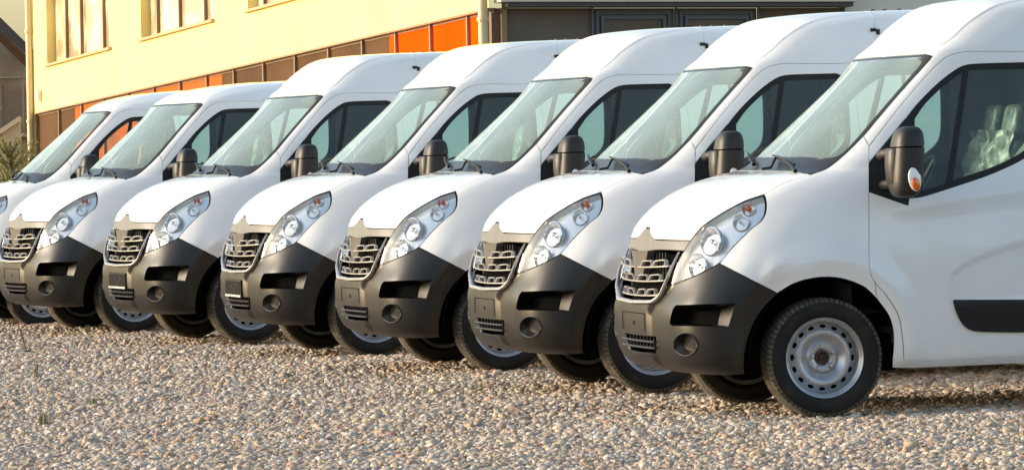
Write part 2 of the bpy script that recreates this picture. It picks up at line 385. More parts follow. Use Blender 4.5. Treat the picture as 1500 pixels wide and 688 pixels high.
def touv(M, pts, step=4.0, closed=True):
    """mixed outline tokens -> uv list. runs of px points are splined."""
    segs = []; i = 0; n = len(pts); out = []
    conv = []
    for p in pts:
        if p[0] == 'z': conv.append(('uv', 0.0, M.vz(p[1])))
        elif p[0] == 'cr': a, b = M.cr(p[1], p[2]); conv.append(('uv', float(a), float(b)))
        elif p[0] == 'p': q = proj(p[1:4]); conv.append((q[0], q[1], 'c') if len(p) > 4 else (q[0], q[1]))
        else: conv.append(p)
    runs = []
    for p in conv:
        k = 'uv' if p[0] == 'uv' else 'px'
        if runs and runs[-1][0] == k: runs[-1][1].append(p)
        else: runs.append((k, [p]))
    for k, r in runs:
        if k == 'uv': out += [(p[1], p[2]) for p in r]
        elif len(runs) == 1: out += [M.px(*q) for q in smooth_path(r, closed, step)]
        else: out += [M.px(*q) for q in smooth_path(r, False, step)]
    # densify long uv jumps
    res = []
    for i in range(len(out)):
        a = np.array(out[i]); b = np.array(out[(i+1) % len(out)])
        if not closed and i == len(out)-1: res.append(tuple(a)); break
        L = np.abs(b-a).max(); k = max(1, int(L/1.5))
        for q in range(k): res.append(tuple(a+(b-a)*q/k))
    res2 = []
    for p in res:
        p = (0.0 if p[0] < .02 else float(p[0]), float(p[1]))
        if not res2 or abs(p[0]-res2[-1][0])+abs(p[1]-res2[-1][1]) > 1e-3: res2.append(p)
    return res2
def panel(M, outline, holes=(), gap=.0022, flange=.018, off=0.0, step=4.0, dens=1, both=False, shape=None, uvl=False):
    """returns V, F, N of a trimmed piece of the master surface"""
    loops = [outline if uvl else touv(M, outline, step)] + [h if uvl else touv(M, h, min(step, 2.5)) for h in holes]
    lo = np.array(loops[0]).min(0); hi = np.array(loops[0]).max(0)
    gu, gv = np.meshgrid(np.arange(math.ceil(lo[0]), hi[0], dens), np.arange(math.ceil(lo[1]), hi[1], dens)); gu = gu.ravel(); gv = gv.ravel()
    ok = np.zeros(gu.shape, bool)
    for lp in loops: ok ^= inside(lp, gu, gv)
    gu, gv = gu[ok], gv[ok]; ok = segdist(loops, gu, gv) > .42; gu, gv = gu[ok], gv[ok]
    v2, F = cdt(loops, list(zip(gu, gv)))
    P = M.ev(v2[:, 0], v2[:, 1]); N = M.nrm(v2[:, 0], v2[:, 1])
    onc = v2[:, 0] < 1e-6
    N[onc, 1] = 0; N[onc] /= np.linalg.norm(N[onc], axis=-1, keepdims=True)
    V = P + N*off
    # orientation
    f = F[len(F)//2]; gn = np.cross(P[f[1]]-P[f[0]], P[f[2]]-P[f[0]])
    if gn@N[f[0]] < 0: F = F[:, ::-1]
    FV = [tuple(q) for q in F]; VV = list(V); NN = list(N)
    key = {(round(a, 4), round(b, 4)): i for i, (a, b) in enumerate(v2)}
    for li, lp in enumerate(loops):
        L = np.array(lp); ar = .5*np.sum(L[:, 0]*np.roll(L[:, 1], -1)-np.roll(L[:, 0], -1)*L[:, 1])
        sg = 1 if ar > 0 else -1
        if li: sg = -sg
        idx = []
        for p in lp:
            k = key.get((round(p[0], 4), round(p[1], 4)))
            if k is None: k = int(np.argmin(np.hypot(v2[:, 0]-p[0], v2[:, 1]-p[1])))
            idx.append(k)
        n = len(lp); base = len(VV); moves = []
        P3 = [P[k] for k in idx]
        for i in range(n):
            a = L[i-1]; b = L[(i+1) % n]; t = b-a; nn = np.array([-t[1], t[0]])*sg; nn = nn/(np.linalg.norm(nn)+1e-9)*.5
            q = L[i]+nn; q3 = M.ev(np.array([q[0]]), np.array([q[1]]))[0]
            t3 = P3[(i+1) % n]-P3[i-1]; lt = np.linalg.norm(t3)
            if lt < 1e-9: moves.append(np.zeros(3)); continue
            t3 = t3/lt; d = q3-P3[i]; d = d-t3*(d@t3); ld = np.linalg.norm(d)
            d = d/ld if ld > 1e-7 else np.zeros(3)
            if onc[idx[i]]: d[1] = 0
            moves.append(d)
        for i in range(n):
            cen = onc[idx[i]] and (onc[idx[i-1]] and onc[idx[(i+1) % n]])
            if not cen: VV[idx[i]] = V[idx[i]] + moves[i]*gap
        if flange:
            for i in range(n):
                k = idx[i]; nrm_ = N[k]; e = -moves[i]
                VV.append(VV[k]); NN.append(e*.75+nrm_*.65); VV.append(np.array(VV[k])-nrm_*flange); NN.append(e if np.linalg.norm(e) > 0 else nrm_)
            for i in range(n):
                j = (i+1) % n
                if onc[idx[i]] and onc[idx[j]]: continue
                q = (base+2*i, base+2*j, base+2*j+1, base+2*i+1)
                FV.append(q if sg < 0 else q[::-1])
    VV = np.array(VV); NN = np.array(NN)
    # flange orientation check relative to outward direction
    fixed = []
    for f in FV:
        if len(f) == 4:
            a, b, c = VV[f[0]], VV[f[1]], VV[f[2]]; g = np.cross(b-a, c-a)
            if g@NN[f[2]] + g@NN[f[3]] < 0: f = f[::-1]
        fixed.append(f)
    FV = fixed
    NN = NN/np.maximum(np.linalg.norm(NN, axis=-1, keepdims=True), 1e-9)
    if shape is not None: VV = shape(VV)
    if both: VV, FV, NN = join_mirror(VV, FV, NN)
    return VV, FV, NN
def mirror(V, F, N=None):
    s = np.array([1, -1, 1]); return np.array(V)*s, [tuple(f[::-1]) for f in F], (None if N is None else np.array(N)*s)
def join_mirror(V, F, N):
    V2, F2, N2 = mirror(V, F, N); k = len(V)
    return np.concatenate([V, V2]), list(F)+[tuple(i+k for i in f) for f in F2], np.concatenate([N, N2])
def pair(name, res, M, parent, right_parent=None):
    V, F, N = res; a = obj(name, V, F, M, parent, N=N); V, F, N = mirror(V, F, N)
    b = obj(name, V, F, M, right_parent or parent, N=N); return a, b
def surf(M, x, y, off=0.0):
    u, v = M.px(x, y); u = np.array([u]); v = np.array([v]); return (M.ev(u, v)+M.nrm(u, v)*off)[0]

def sided(name, mb, M, parent, auto=35, smooth=True):
    a = mb.build(name, M, parent, smooth=smooth, auto=auto); V, F, _ = mirror(np.array(mb.V), mb.F)
    return a, obj(name, V, F, M, parent, smooth=smooth, auto=auto)

# ------------------------------------------------------------------ the van
SLATM = mat('slat_plastic', (.05, .046, .042), .42)
SEAMM = mat('body_seam', (.5, .5, .5), .6)
HEAD_UP = [(1029,331),(1057,312),(1090,294.2)]
HEAD_LOW = [(1054.5,385.3),(1073.4,362.6),(1101,335),(1114.9,323.9),(1121.8,311.4),(1122.6,294.9)]
DOOR_TOP = [(1272.9,213.7),(1306.8,170),(1340,130),(1367,100),(1387,83.4),(1413.8,76)]
DOOR_FRONT = [(1324.4,527.5),(1322,494),(1315.6,461),(1299,433.5),(1282,414),(1275.5,400),(1273.3,380),(1273,281)]
ARCH_F = [(1284,436),(1265.8,419.7),(1238,408.6),(1210.6,405.3),(1182.9,408.6),(1160.8,415.8),(1138.5,429)]
XDR = -1.40
def build_parts(M, root, holder):
    """all body panels of one van on master surface M, parented to root"""
    seat_y = ()
    # ---- body shell: roof, pillars, sill, cargo side, tail
    rear = [('p',-3.25,1.0,.20,'c'),('p',-3.27,1.02,.39),('p',-3.34,1.02,.56),('p',-3.48,1.02,.72),('p',-3.682,1.02,.79),('p',-3.88,1.02,.72),('p',-4.03,1.02,.56),('p',-4.09,1.02,.39),('p',-4.10,1.0,.24,'c')]
    c19 = [('cr', c, 19.05) for c in (0, 1, 2, 3, 4)]
    ncol = len(M.cpos)-1; nrow = len(M.rpos)-1
    body = c19 + [(1355,78.5),(1362,79.2),(1366.3,82.5),(1359,91.5),(1310,147),(1264.9,200,'c'),(1272.9,213.7,'c')] + DOOR_TOP[1:] + \
        [('p',-1.2,.865,2.03),('p',XDR+.03,.87,2.03,'c'),('p',XDR,.93,1.6,'c'),('p',XDR,1.01,1.0),('p',XDR,1.02,.36,'c'),('p',XDR+.04,1.02,.295,'c'),(1340,529.5),(1324.4,527.5,'c')] + \
        DOOR_FRONT[1:4] + [(1282,414,'c'),(1284,436,'c'),(1302,461),(1309,483),(1310,505),(1307,547),(1304.5,557,'c'),(1372,555,'c'),(1392,550),(1415,543),(1500,541)] + rear + \
        [('cr', 12, .35), ('cr', 13, .35), ('cr', ncol, .35), ('cr', ncol, nrow), ('cr', 0, nrow)]
    V, F, N = panel(M, body, both=True, step=5)
    obj('body_shell', V, F, PAINT, root, N=N)
    # ---- fender
    fen = [(1264.9,200,'c'),(1272.9,213.7,'c')] + [(1273,281),(1273.3,380),(1275.5,400),(1282,414,'c')] + [(1284,436,'c')] + ARCH_F[1:-1] + [(1138.5,429,'c')] + \
        [(1054.5,385.3,'c')] + HEAD_LOW[1:] + [(1119.6,284,'c'),(1128.8,278.7),(1156.4,265),(1187.4,256,'c'),(1212.5,246.6),(1237,227.4)]
    pair('fender', panel(M, fen), PAINT, root)
    # ---- hood
    hood = [('z',1.092),(949.8,329.6,'c'),(952.2,333,'c'),(954,345),(958.5,350,'c'),(985,351),(1011.2,351.3,'c')] + HEAD_UP + [(1119.6,284,'c'),(1128.8,278.7),(1156.4,265),(1187.4,256,'c'),('cr',4,12.3),('cr',3,12.55),('cr',2,12.7),('cr',1,12.75),('z',1.393)]
    V, F, N = panel(M, hood, both=True, step=3)
    obj('hood', V, F, PAINT, root, N=N)
    # ---- badge panel between lamps
    bad = [('z',1.086),(949.8,331,'c'),(952,335),(954,346),(958.5,351,'c'),(985,352),(1011.2,352.3,'c'),(1001.6,366.7,'c'),(985,366),(960,365.5),('z',.948)]
    V, F, N = panel(M, bad, both=True, step=3, off=-.003)
    obj('badge_panel', V, F, BADGE, root, N=N)
    # ---- windscreen and its black border
    wsb = [(1187.4,256.5,'c'),(1212.5,247),(1237,228),(1264.9,200),(1310,147),(1359,91.5),(1365.8,83),(1362,80.5),(1354,79.5)]
    WB = [('cr',1,12.85),('cr',2,12.8),('cr',3,12.65),('cr',4,12.4)]
    ws = [('z',1.396)] + WB + wsb + [('cr', c, 18.95) for c in (4,3,2,1,0)]
    V, F, N = panel(M, ws, both=True, flange=.006, step=5)
    obj('windscreen', V, F, WSG, root, N=N)
    inner = [(1178,233.5),(1222,230),(1234,224),(1254,203.5),(1300,150),(1347,96),(1350,90),(1342,86.5)]
    u1, v1 = M.cr(0, 14.6); u2, v2_ = M.cr(0, 18.75)
    bord = [('z',1.3965)] + WB + wsb + [('cr', c, 18.9) for c in (4,3,2,1,0)] + \
        [('cr', c, 18.72) for c in (0,1,2,3,4)] + inner[::-1] + [('cr', c, r) for c, r in ((4,14.3),(3,14.5),(2,14.6),(1,14.6),(0,14.6))]
    V, F, N = panel(M, bord, both=True, flange=0, off=.0008, step=5)
    obj('windscreen_border', V, F, BORDER, root, N=N)
    # ---- front bumper with openings
    intake = [(990,447,'c'),(1030,445.8),(1077,445,'c'),(1067,477.5,'c'),(1030,477),(984,476.5,'c'),(981,473),(983,462),(986,452)]
    fog = [(1004.5+17.2*math.cos(a), 504+17.0*math.sin(a)) for a in np.linspace(0, 2*math.pi, 20, endpoint=False)]
    bum = [('z',.650),(958,444.8),(971,433),(981.5,418.6,'c'),(1001.6,411.7),(1032,398),(1054.5,385.8,'c'),(1138.5,429.5,'c'),(1112.7,458.2),(1098,487.3),(1090.9,516.3),(1089.5,538,'c'),
           ('cr',5.6,.12),('cr',5,.1),('cr',4,.1),('cr',3,.1),('cr',2,.15),('cr',1,.2),('cr',0,.2),
           ('z',.368),(952,516.8),(960.6,518.3,'c'),(961.2,493,'c'),('z',.470)]
    V, F, N = panel(M, bum, holes=[intake, fog], both=True, step=3.5)
    fb = obj('front_bumper', V, F, PLAST, root, N=N)
    # pockets behind the openings
    def pocket(loop, fn, depth, cap=True):
        a = [surf(M, x, y, -.001) for x, y in loop]; b = []
        for (x, y) in loop:
            X, Y = fn(x, y); q = surf(M, X, Y, -.001); nn = M.nrm(*[np.array([k]) for k in M.px(X, Y)])[0]; b.append(q-nn*depth)
        n = len(a); V = a+b; F = [(i, (i+1) % n, n+(i+1) % n, n+i) for i in range(n)]
        if cap: V.append(sum(b)/n); F += [(n+i, n+(i+1) % n, 2*n) for i in range(n)]
        # orient towards outside viewer
        return np.array(V), F
    lp = [tuple(p) for p in smooth_path(intake, True, 3)]
    V, F = pocket(lp, lambda x, y: (982+(min(x, 1077)-982)*.77, 461.5+(y-461.5)*.96), .11, cap=False)
    n = len(lp); ramp_ = [f for f in F if min(lp[i % n][0] for i in f) > 1046]; deep = [f for f in F if f not in ramp_]
    
    def used(fs):
        ids = sorted({i for f in fs for i in f}); mp = {a: b for b, a in enumerate(ids)}
        return MB().add([V[i] for i in ids], [tuple(mp[i] for i in f) for f in fs])
    sided('air_intake', used(deep), VDARK, fb, 30); sided('intake_ramp', used(ramp_), PLAST, fb, 30)
    n = len(lp); sided('intake_back', MB().add(V[n:]*.999+V[n:].mean(0)*.001, [tuple(range(n))]), VDARK, fb, smooth=False)
    V, F = pocket(fog, lambda x, y: (1004.5+(x-1004.5)*.82, 504+(y-504)*.82), .045)
    sided('fog_lamp_pocket', MB().add(V, F), PLAST, fb, 30)
    cpt = surf(M, 1011.5, 504.5, -.03); nn = M.nrm(*[np.array([q]) for q in M.px(1011.5, 504.5)])[0]
    k = MB(); k.tube([cpt-nn*.03, cpt-nn*.002, cpt+nn*.004], [.034, .034, .028], 20); sided('fog_lamp_cover', k, PLAST, fb, 30)
    rim = MB(); pts = [surf(M, x, y, .001) for x, y in fog]; rim.tube(pts, .0045, 6, closed=True); sided('fog_lamp_ring', rim, PLAST, fb)
    # lower grille: dark box, slats and ribs
    def cpts(z, xs): return [np.array([np.interp(abs(yy), [0,.3,.54], [.872,.866,.834])-.010, yy, z]) for yy in xs]
    lg = MB(); lg.add([(x, y, z) for x in (.70, .80) for y in (-.40, .40) for z in (.36, .48)], [(0,1,3,2),(0,4,5,1),(2,3,7,6),(0,2,6,4),(1,5,7,3)])
    lgo = lg.build('lower_grille_box', VDARK, fb, smooth=False)
    for z in (.405, .440):
        b = MB(); b.tube(cpts(z, np.linspace(-.385, .385, 15)), 0.0125, 6, flat=.6); b.build('slat', SLATM, fb, auto=60)
    for yy in np.linspace(-.33, .33, 9):
        b = MB(); b.box((.77, yy-.005, .390), (.818, yy+.005, .468)); b.build('rib', DARK, fb, smooth=False)
    # number plate recess: a shallow groove around the mounting field, two screw clips
    gz = MB(); gz.tube([(.8735,-.27,.50),(.8735,-.27,.60),(.8735,.27,.60),(.8735,.27,.50)], .0022, 4, flat=1, up=(1,0,0)); gz.build('plate_groove', VDARK, fb, smooth=False)
    tw = MB(); tw.tube([(.822,-.70,.66),(.812,-.79,.66),(.812,-.79,.56),(.824,-.70,.56)], .0022, 4, up=(1,0,0)); tw.build('towing_cover_seam', VDARK, fb, smooth=False)
    cl = MB(); cl.box((.86,-.012,.532),(.879,.012,.552)); cl.build('plate_clip', DARK, fb, smooth=False)
    # towing cover seam at the right corner
    # ---- main grille
    gr = empty('grille'); gr.parent = root
    back = [('z',.955),(985,368),(999,369.5,'c'),(979.5,419,'c'),(971,433),(958,442.5),('z',.655)]
    V, F, N = panel(M, back, both=True, flange=0, off=-.07, step=4); obj('grille_back', V, F, VDARK, gr, N=N)
    def pathpts(ps, off, step=3):
        return [surf(M, x, y, off) for x, y in smooth_path(ps, False, step)]
    def both_tube(name, pts, r, mat_, par, flat=1, n=8):
        b = MB(); L = list(pts); b.tube(L, r, n, flat=flat); V2, F2, _ = mirror(np.array(b.V), b.F); b.add(V2, F2); return b.build(name, mat_, par, auto=60)
    fr = MB(); half = [M.ev(np.array([0.]), np.array([M.vz(.662)]))[0]+np.array([.006,0,0])] + pathpts([(950,442),(959,440),(968,431.5),(974.5,418),(982.5,396),(992,376.5),(996,369)], .004)
    full = [p*np.array([1,-1,1]) for p in half[::-1]][:-1] + half
    fr.tube(full, [float(np.interp(p[2], [.66,.70,.78,.95], [.0125,.010,.006,.003])) for p in full], 10, flat=1.8, up=(1,0,0)); fr.build('grille_frame', SILVER, gr)
    def gp(y, z):            # even bow of the grille bars
        return np.array([.846-.03*(z-.70)-.05*(abs(y)/.54)**2.4, y, z])
    for zi, (zz, y0, arches, ye) in enumerate(((.868, .03, ((.115,.325),(.335,.525)), .565), (.787, .0, ((.035,.25),(.26,.455)), .50), (.705, .0, ((.03,.21),(.22,.38)), .43))):
        zr = lambda y: zz-.004+.014*(abs(y)/.6)**2
        for sg in (1, -1):
            b = MB(); ys = np.linspace(y0, ye, 12); b.tube([gp(sg*y, zr(y)) for y in ys], [.003 if (zi == 0 and q < 1) else .0058 for q in range(12)], 6, flat=3.2, up=(1,0,0)); b.build('grille_bar', SILVER, gr, auto=60)
            for a, c in arches:
                h = .036; zf = lambda y: zr(y)-.001
                pts = [gp(sg*a, zf(a)), gp(sg*(a+.022), zf(a)+h*.55), gp(sg*(a+.045), zf(a)+h), gp(sg*(c-.03), zf(c)+h+.001), gp(sg*(c-.008), zf(c)+h*.85), gp(sg*(c-.006), zf(c)+h*.4), gp(sg*(c-.02), zf(c))]
                b = MB(); b.tube(pts, .0046, 6, flat=3.0, up=(1,0,0)); b.build('grille_arch', SILVER, gr, auto=60)
    for yy in np.linspace(-.42, .42, 13):
        if abs(yy) < .05: continue
        b = MB(); b.box((.755, yy-.008, .665 if abs(yy) < .3 else .70), (.775, yy+.008, .95)); b.build('rib', DARK, gr, smooth=False)
    # V-shaped badge base hanging from the panel
    vb = MB(); V = [(.825,-.20,.956),(.825,.20,.956),(.825,.045,.80),(.825,-.045,.80),(.848,-.05,.956),(.848,.05,.956),(.85,.012,.81),(.85,-.012,.81),(.78,-.20,.956),(.78,.20,.956),(.78,.045,.80),(.78,-.045,.80)]
    vb.add(V, [(4,7,6,5),(0,3,7,4),(1,5,6,2),(3,2,6,7),(0,4,5,1),(8,11,3,0),(9,1,2,10),(11,10,2,3)]); vb.build('badge_base', GRIM, gr, smooth=False)
    # ---- headlights
    HL = [(981.5,418,'c'),(988,393),(1001.6,366.7),(1011.3,351.5)] + HEAD_UP + [(1119.6,284.5,'c'),(1122.3,294.9),(1121.4,311.2),(1114.5,323.5),(1101,334.5),(1073.4,362),(1054.5,384.8),(1032,397.5),(1001.6,411)]
    lens = panel(M, HL, flange=.004, step=3, gap=.002)
    trimr = panel(M, HL, flange=.05, step=3, gap=.0045, off=-.004)
    for sg in (1, -1):
        h = empty('headlight'); h.parent = root
        def mm(V, F, N=None):
            return (V, F, N) if sg > 0 else mirror(V, F, N)
        V, F, N = mm(*lens); obj('lens', V, F, LENS, h, N=N)
        # housing rim
        lp = smooth_path(HL, True, 3); n = len(lp)
        cx, cy = 1052., 345.
        a = [surf(M, x, y, -.004) for x, y in lp]
        b_ = [surf(M, x+(cx-x)*.035, y+(cy-y)*.05, -.004) for x, y in lp]
        c_ = [surf(M, x+(cx-x)*.06, y+(cy-y)*.09, -.05) for x, y in lp]
        V = np.array(a+b_); F = [(i, (i+1) % n, n+(i+1) % n, n+i) for i in range(n)]
        V, F, _ = mm(V, F); obj('lens_seal', V, F, DARK, h)
        V = np.array(b_+c_); F = [(i, (i+1) % n, n+(i+1) % n, n+i) for i in range(n)]
        V, F, _ = mm(V, F); obj('housing_wall', V, F, LAMPW, h)
        # reflector floor with round cups for the lamps
        cups = [(1040.5,349.5,19.5,22.5), (1019,385,19,18), (1083,322,19.5,10.5), (1094,300.5,18,7.5)]
        inner_ = [(x+(cx-x)*.045, y+(cy-y)*.07) for x, y in lp]
        outl = [M.px(x, y) for x, y in inner_]
        hl = []
        for (X, Y, rx, ry) in cups[:1]+cups[2:]:
            hl.append([M.px(X+.92*rx*math.cos(t)*math.cos(.5)-.92*ry*math.sin(t)*math.sin(-.5)*.5*0, Y+.9*ry*math.sin(t)) for t in np.linspace(0, 2*math.pi, 18, endpoint=False)])
        V, F, N = panel(M, outl, flange=0, off=-.048, gap=0, uvl=True)
        V, F, N = mm(V, F, N); obj('reflector_floor', V, F, LAMPW, h, N=N)
        for ci, (X, Y, rx, ry) in enumerate(cups):
            cpt = surf(M, X, Y, -.045 if ci != 1 else -.05); u_, v_ = M.px(X, Y); nn = M.nrm(np.array([u_]), np.array([v_]))[0]
            ax = np.array([.80, .45, .12]) if ci < 2 else np.array([.6, .75, .15]); ax /= np.linalg.norm(ax)
            e1 = np.cross((0,0,1), ax); e1 /= np.linalg.norm(e1); e2 = np.cross(ax, e1)
            r = (.078, .068, .047, .036)[ci]
            V = []; F = []; K = 22; rings = [(1.08, .030), (1.0, .034), (.96, .024), (.80, .0), (.5, -.022), (.2, -.03)]
            for rr, hh in rings:
                for k in range(K):
                    t = 2*math.pi*k/K; V.append(cpt+ax*hh*(1 if ci < 2 else .6)+(e1*math.cos(t)+e2*math.sin(t))*r*rr)
            for q in range(len(rings)-1):
                for k in range(K): F.append((q*K+k, q*K+(k+1) % K, (q+1)*K+(k+1) % K, (q+1)*K+k))
            F.append(tuple(range((len(rings)-1)*K, len(rings)*K)))
            V2, F2, _ = mm(np.array(V), F); obj('reflector_bowl', V2, F2, REFL if ci != 1 else CHROME, h, auto=60)
            b = MB(); b.tube([cpt-ax*.03, cpt+ax*.005, cpt+ax*.022, cpt+ax*.028], [r*.16, r*.2, r*.2, r*.08] if ci != 3 else [.012,.014,.014,.006], 12)
            V2, F2, _ = mm(np.array(b.V), b.F); obj('bulb', V2, F2, ORANGE if ci == 3 else CHROME, h, auto=60)
            if ci == 0:
                b = MB(); b.tube([cpt+ax*.01+(e1*math.cos(t)+e2*math.sin(t))*r*.98 for t in np.linspace(0, 2*math.pi, 28, endpoint=False)], .006, 6, closed=True)
                V2, F2, _ = mm(np.array(b.V), b.F); obj('lamp_ring', V2, F2, CHROME, h)
    # ---- doors
    for sg in (1, -1):
        d = empty('front_door'); d.parent = root
        def mm(V, F, N=None): return (V, F, N) if sg > 0 else mirror(V, F, N)
        whole = [(1273,215,'c')] + DOOR_TOP[1:] + [('p',-1.2,.865,2.03),('p',XDR+.03,.87,2.03,'c'),('p',XDR,.93,1.6,'c'),('p',XDR,1.01,1.0),('p',XDR,1.02,.36,'c'),('p',XDR+.04,1.02,.295,'c'),(1340,529.5)] + \
            [(1324.4,527.5,'c')]+DOOR_FRONT[1:-1]+[(1273,281,'c'),(1330.4,301,'c'),(1332,290.5,'c'),(1353,287.5),(1407,270.5),(1454,254),(1500,232),('p',-1.31,.955,1.50),('p',-1.335,.93,1.62),('p',-1.32,.9,1.93),('p',-1.26,.9,1.966),(1500,91.7),(1427,94),(1407,98.4),(1380.4,116.8),(1353.6,142),(1330,168.6),(1273,238,'c')]
        V, F, N = mm(*panel(M, whole, step=5)); obj('door_panel', V, F, PAINT, d, N=N)
        tri = [(1274,240,'c'),(1329.5,172,'c'),(1333,288,'c'),(1330.4,299,'c'),(1274,280,'c')]
        V, F, N = mm(*panel(M, tri, step=6, gap=-.007, off=-.004)); obj('mirror_plate', V, F, DARK, d, N=N)
        go = [(1331,171,'c'),(1353.6,143.5),(1380.4,118.3),(1407,99.9),(1427,95.5),(1500,93.2),('p',-1.26,.9,1.96),('p',-1.315,.9,1.925),('p',-1.33,.93,1.62),('p',-1.305,.955,1.505),(1500,230.5),(1454,252.5),(1407,269),(1353,286),(1333,288.5,'c')]
        gi = [(1338,173,'c'),(1355,149),(1382,123),(1408,104.5),(1427,100),(1500,97.7),('p',-1.25,.9,1.945),('p',-1.29,.9,1.915),('p',-1.31,.93,1.62),('p',-1.285,.955,1.52),(1496,226),(1454,246.5),(1407,262.5),(1360,279),(1341,281,'c')]
        V, F, N = mm(*panel(M, go, holes=[gi], step=5, off=-.005, flange=.02, gap=-.008)); obj('window_seal', V, F, DARK, d, N=N)
        q1 = [(1337,172,'c'),(1355,147.5),(1382,121.5),(1408,103),(1416,101,'c'),(1392,269,'c'),(1360,280),(1340,282,'c')]
        q2 = [(1416,101,'c'),(1427,99),(1500,96.7),('p',-1.25,.9,1.95),('p',-1.295,.9,1.917),('p',-1.315,.93,1.62),('p',-1.29,.955,1.515),(1497,228),(1454,248),(1407,264),(1392,269,'c')]
        for q in (q1, q2):
            V, F, N = mm(*panel(M, q, step=6, off=-.012, flange=0, gap=-.006)); obj('window', V, F, SIDEG, d, N=N)
        bar = [(1411.5,101,'c'),(1419,101,'c'),(1395,269,'c'),(1386.5,271,'c')]
        V, F, N = mm(*panel(M, bar, step=6, off=-.0042, gap=-.001)); obj('window_divider', V, F, DARK, d, N=N)
        mo = [(1395.7,440),(1397,439,'c'),(1500,439),('p',XDR+.03,1.03,.617,'c'),('p',XDR+.03,1.03,.44,'c'),(1500,486),(1436,485.3),(1420,482.5),(1408,472),(1400,455)]
        V, F, N = mm(*panel(M, mo, step=5, off=.012, flange=.014, gap=0)); obj('side_moulding', V, F, DARK, d, N=N)
        hd = bevelbox('door_handle', (-1.385, .995 if sg > 0 else -1.05, 1.02), (-1.25, 1.05 if sg > 0 else -.995, 1.06), DARK, d, .01)
        # mirror
        mi = empty('wing_mirror'); mi.parent = d
        # head of the mirror: rounded, taller than wide, with waist seam
        def head(zs, name, M_, grow=0.0):
            V = []; F = []; K = 24; L = len(zs)
            for z in zs:
                t = (z-1.225)/(1.625-1.225); w = 1-.10*t
                bul = (1-abs(2*t-1)**4.0)**.28 if 0 < t < 1 else 0
                for k in range(K):
                    a = 2*math.pi*k/K; ca, sa = math.cos(a), math.sin(a); e = .62
                    px_ = math.copysign(abs(ca)**e, ca); py_ = math.copysign(abs(sa)**e, sa)
                    X = -.428+px_*(.095+grow)*bul*(1.0 if px_ > 0 else .85) - .035*t
                    Y = 1.215+py_*(.125*w+grow)*bul
                    V.append((X, Y*1.0, z))
            for q in range(L-1):
                for k in range(K): F.append((q*K+k, q*K+(k+1) % K, (q+1)*K+(k+1) % K, (q+1)*K+k))
            F.append(tuple(range(K-1, -1, -1))); F.append(tuple(range((L-1)*K, L*K)))
            V = np.array(V); V, F, _ = (V, F, 0) if sg > 0 else mirror(V, F); return obj(name, V, F, M_, mi, auto=60)
        head(list(np.concatenate([[1.2262, 1.229, 1.235, 1.245], np.linspace(1.26, 1.505, 8)])), 'mirror_housing', MIRM)
        head(list(np.concatenate([np.linspace(1.513, 1.59, 6), [1.603, 1.612, 1.619, 1.6235, 1.6248]])), 'mirror_cap', MIRM, -.002)
        head([1.50, 1.516], 'mirror_core', VDARK, -.008)
        gl = MB(); gl.box((-.512, 1.13, 1.28), (-.510, 1.29, 1.50)); V, F, _ = mm(np.array(gl.V), gl.F); obj('mirror_glass', V, F, CHROME, mi, smooth=False)
        for zz in (1.30, 1.475):
            b = MB(); b.tube([(-.375,.93,zz-.01),(-.378,1.0,zz),(-.39,1.06,zz+.003),(-.40,1.13,zz+.003)], [.030,.028,.026,.026], 12, flat=1.0)
            V, F, _ = mm(np.array(b.V), b.F); obj('mirror_arm', V, F, MIRM, mi)
        # raised front cover on the lower half of the head
        b = MB(); V = []
        prof_ = [(-.350,1.505),(-.338,1.490),(-.337,1.40),(-.345,1.31),(-.362,1.285)]
        for Y, dx in ((1.125,-.03),(1.135,-.002),(1.20,.004),(1.27,.0),(1.28,-.03)):
            for X, Z in prof_: V.append((X+dx+.002, Y+(1.505-Z)*-.05, Z))
        b.add(V, [(i_*5+j_, (i_+1)*5+j_, (i_+1)*5+j_+1, i_*5+j_+1) for i_ in range(4) for j_ in range(4)]); V, F, _ = mm(np.array(b.V), b.F); obj('mirror_front_cover', V, F, MIRM, mi)
        bl = []; K = 16
        for j in range(6):
            ph = math.pi/2*j/5
            for k in range(K):
                a = 2*math.pi*k/K; bl.append((-.452+.02*math.sin(ph)-.062*math.cos(ph)*math.cos(a)*.6, 1.328+.016*math.sin(ph)+.0*a, 1.330+.070*math.cos(ph)*math.sin(a)+.02*math.cos(ph)*math.cos(a)*-.6))
        Fb = [(j*K+k, j*K+(k+1) % K, (j+1)*K+(k+1) % K, (j+1)*K+k) for j in range(5) for k in range(K)]
        V, F, _ = mm(np.array(bl), Fb); obj('indicator_lens', V, F, INDW, mi)
        V = np.array(bl); V = (V-np.array([-.452,1.33,1.33]))*np.array([.72,1.4,.60])+np.array([-.457,1.332,1.305]); V, F, _ = mm(V, Fb); obj('indicator', V, F, ORANGE, mi)
        # inner door card
        ic = MB(); ic.box((-1.36, .86, .40), (-.42, .90, 1.16)); V, F, _ = mm(np.array(ic.V), ic.F); obj('door_card', V, F, TRIM, d, smooth=False)
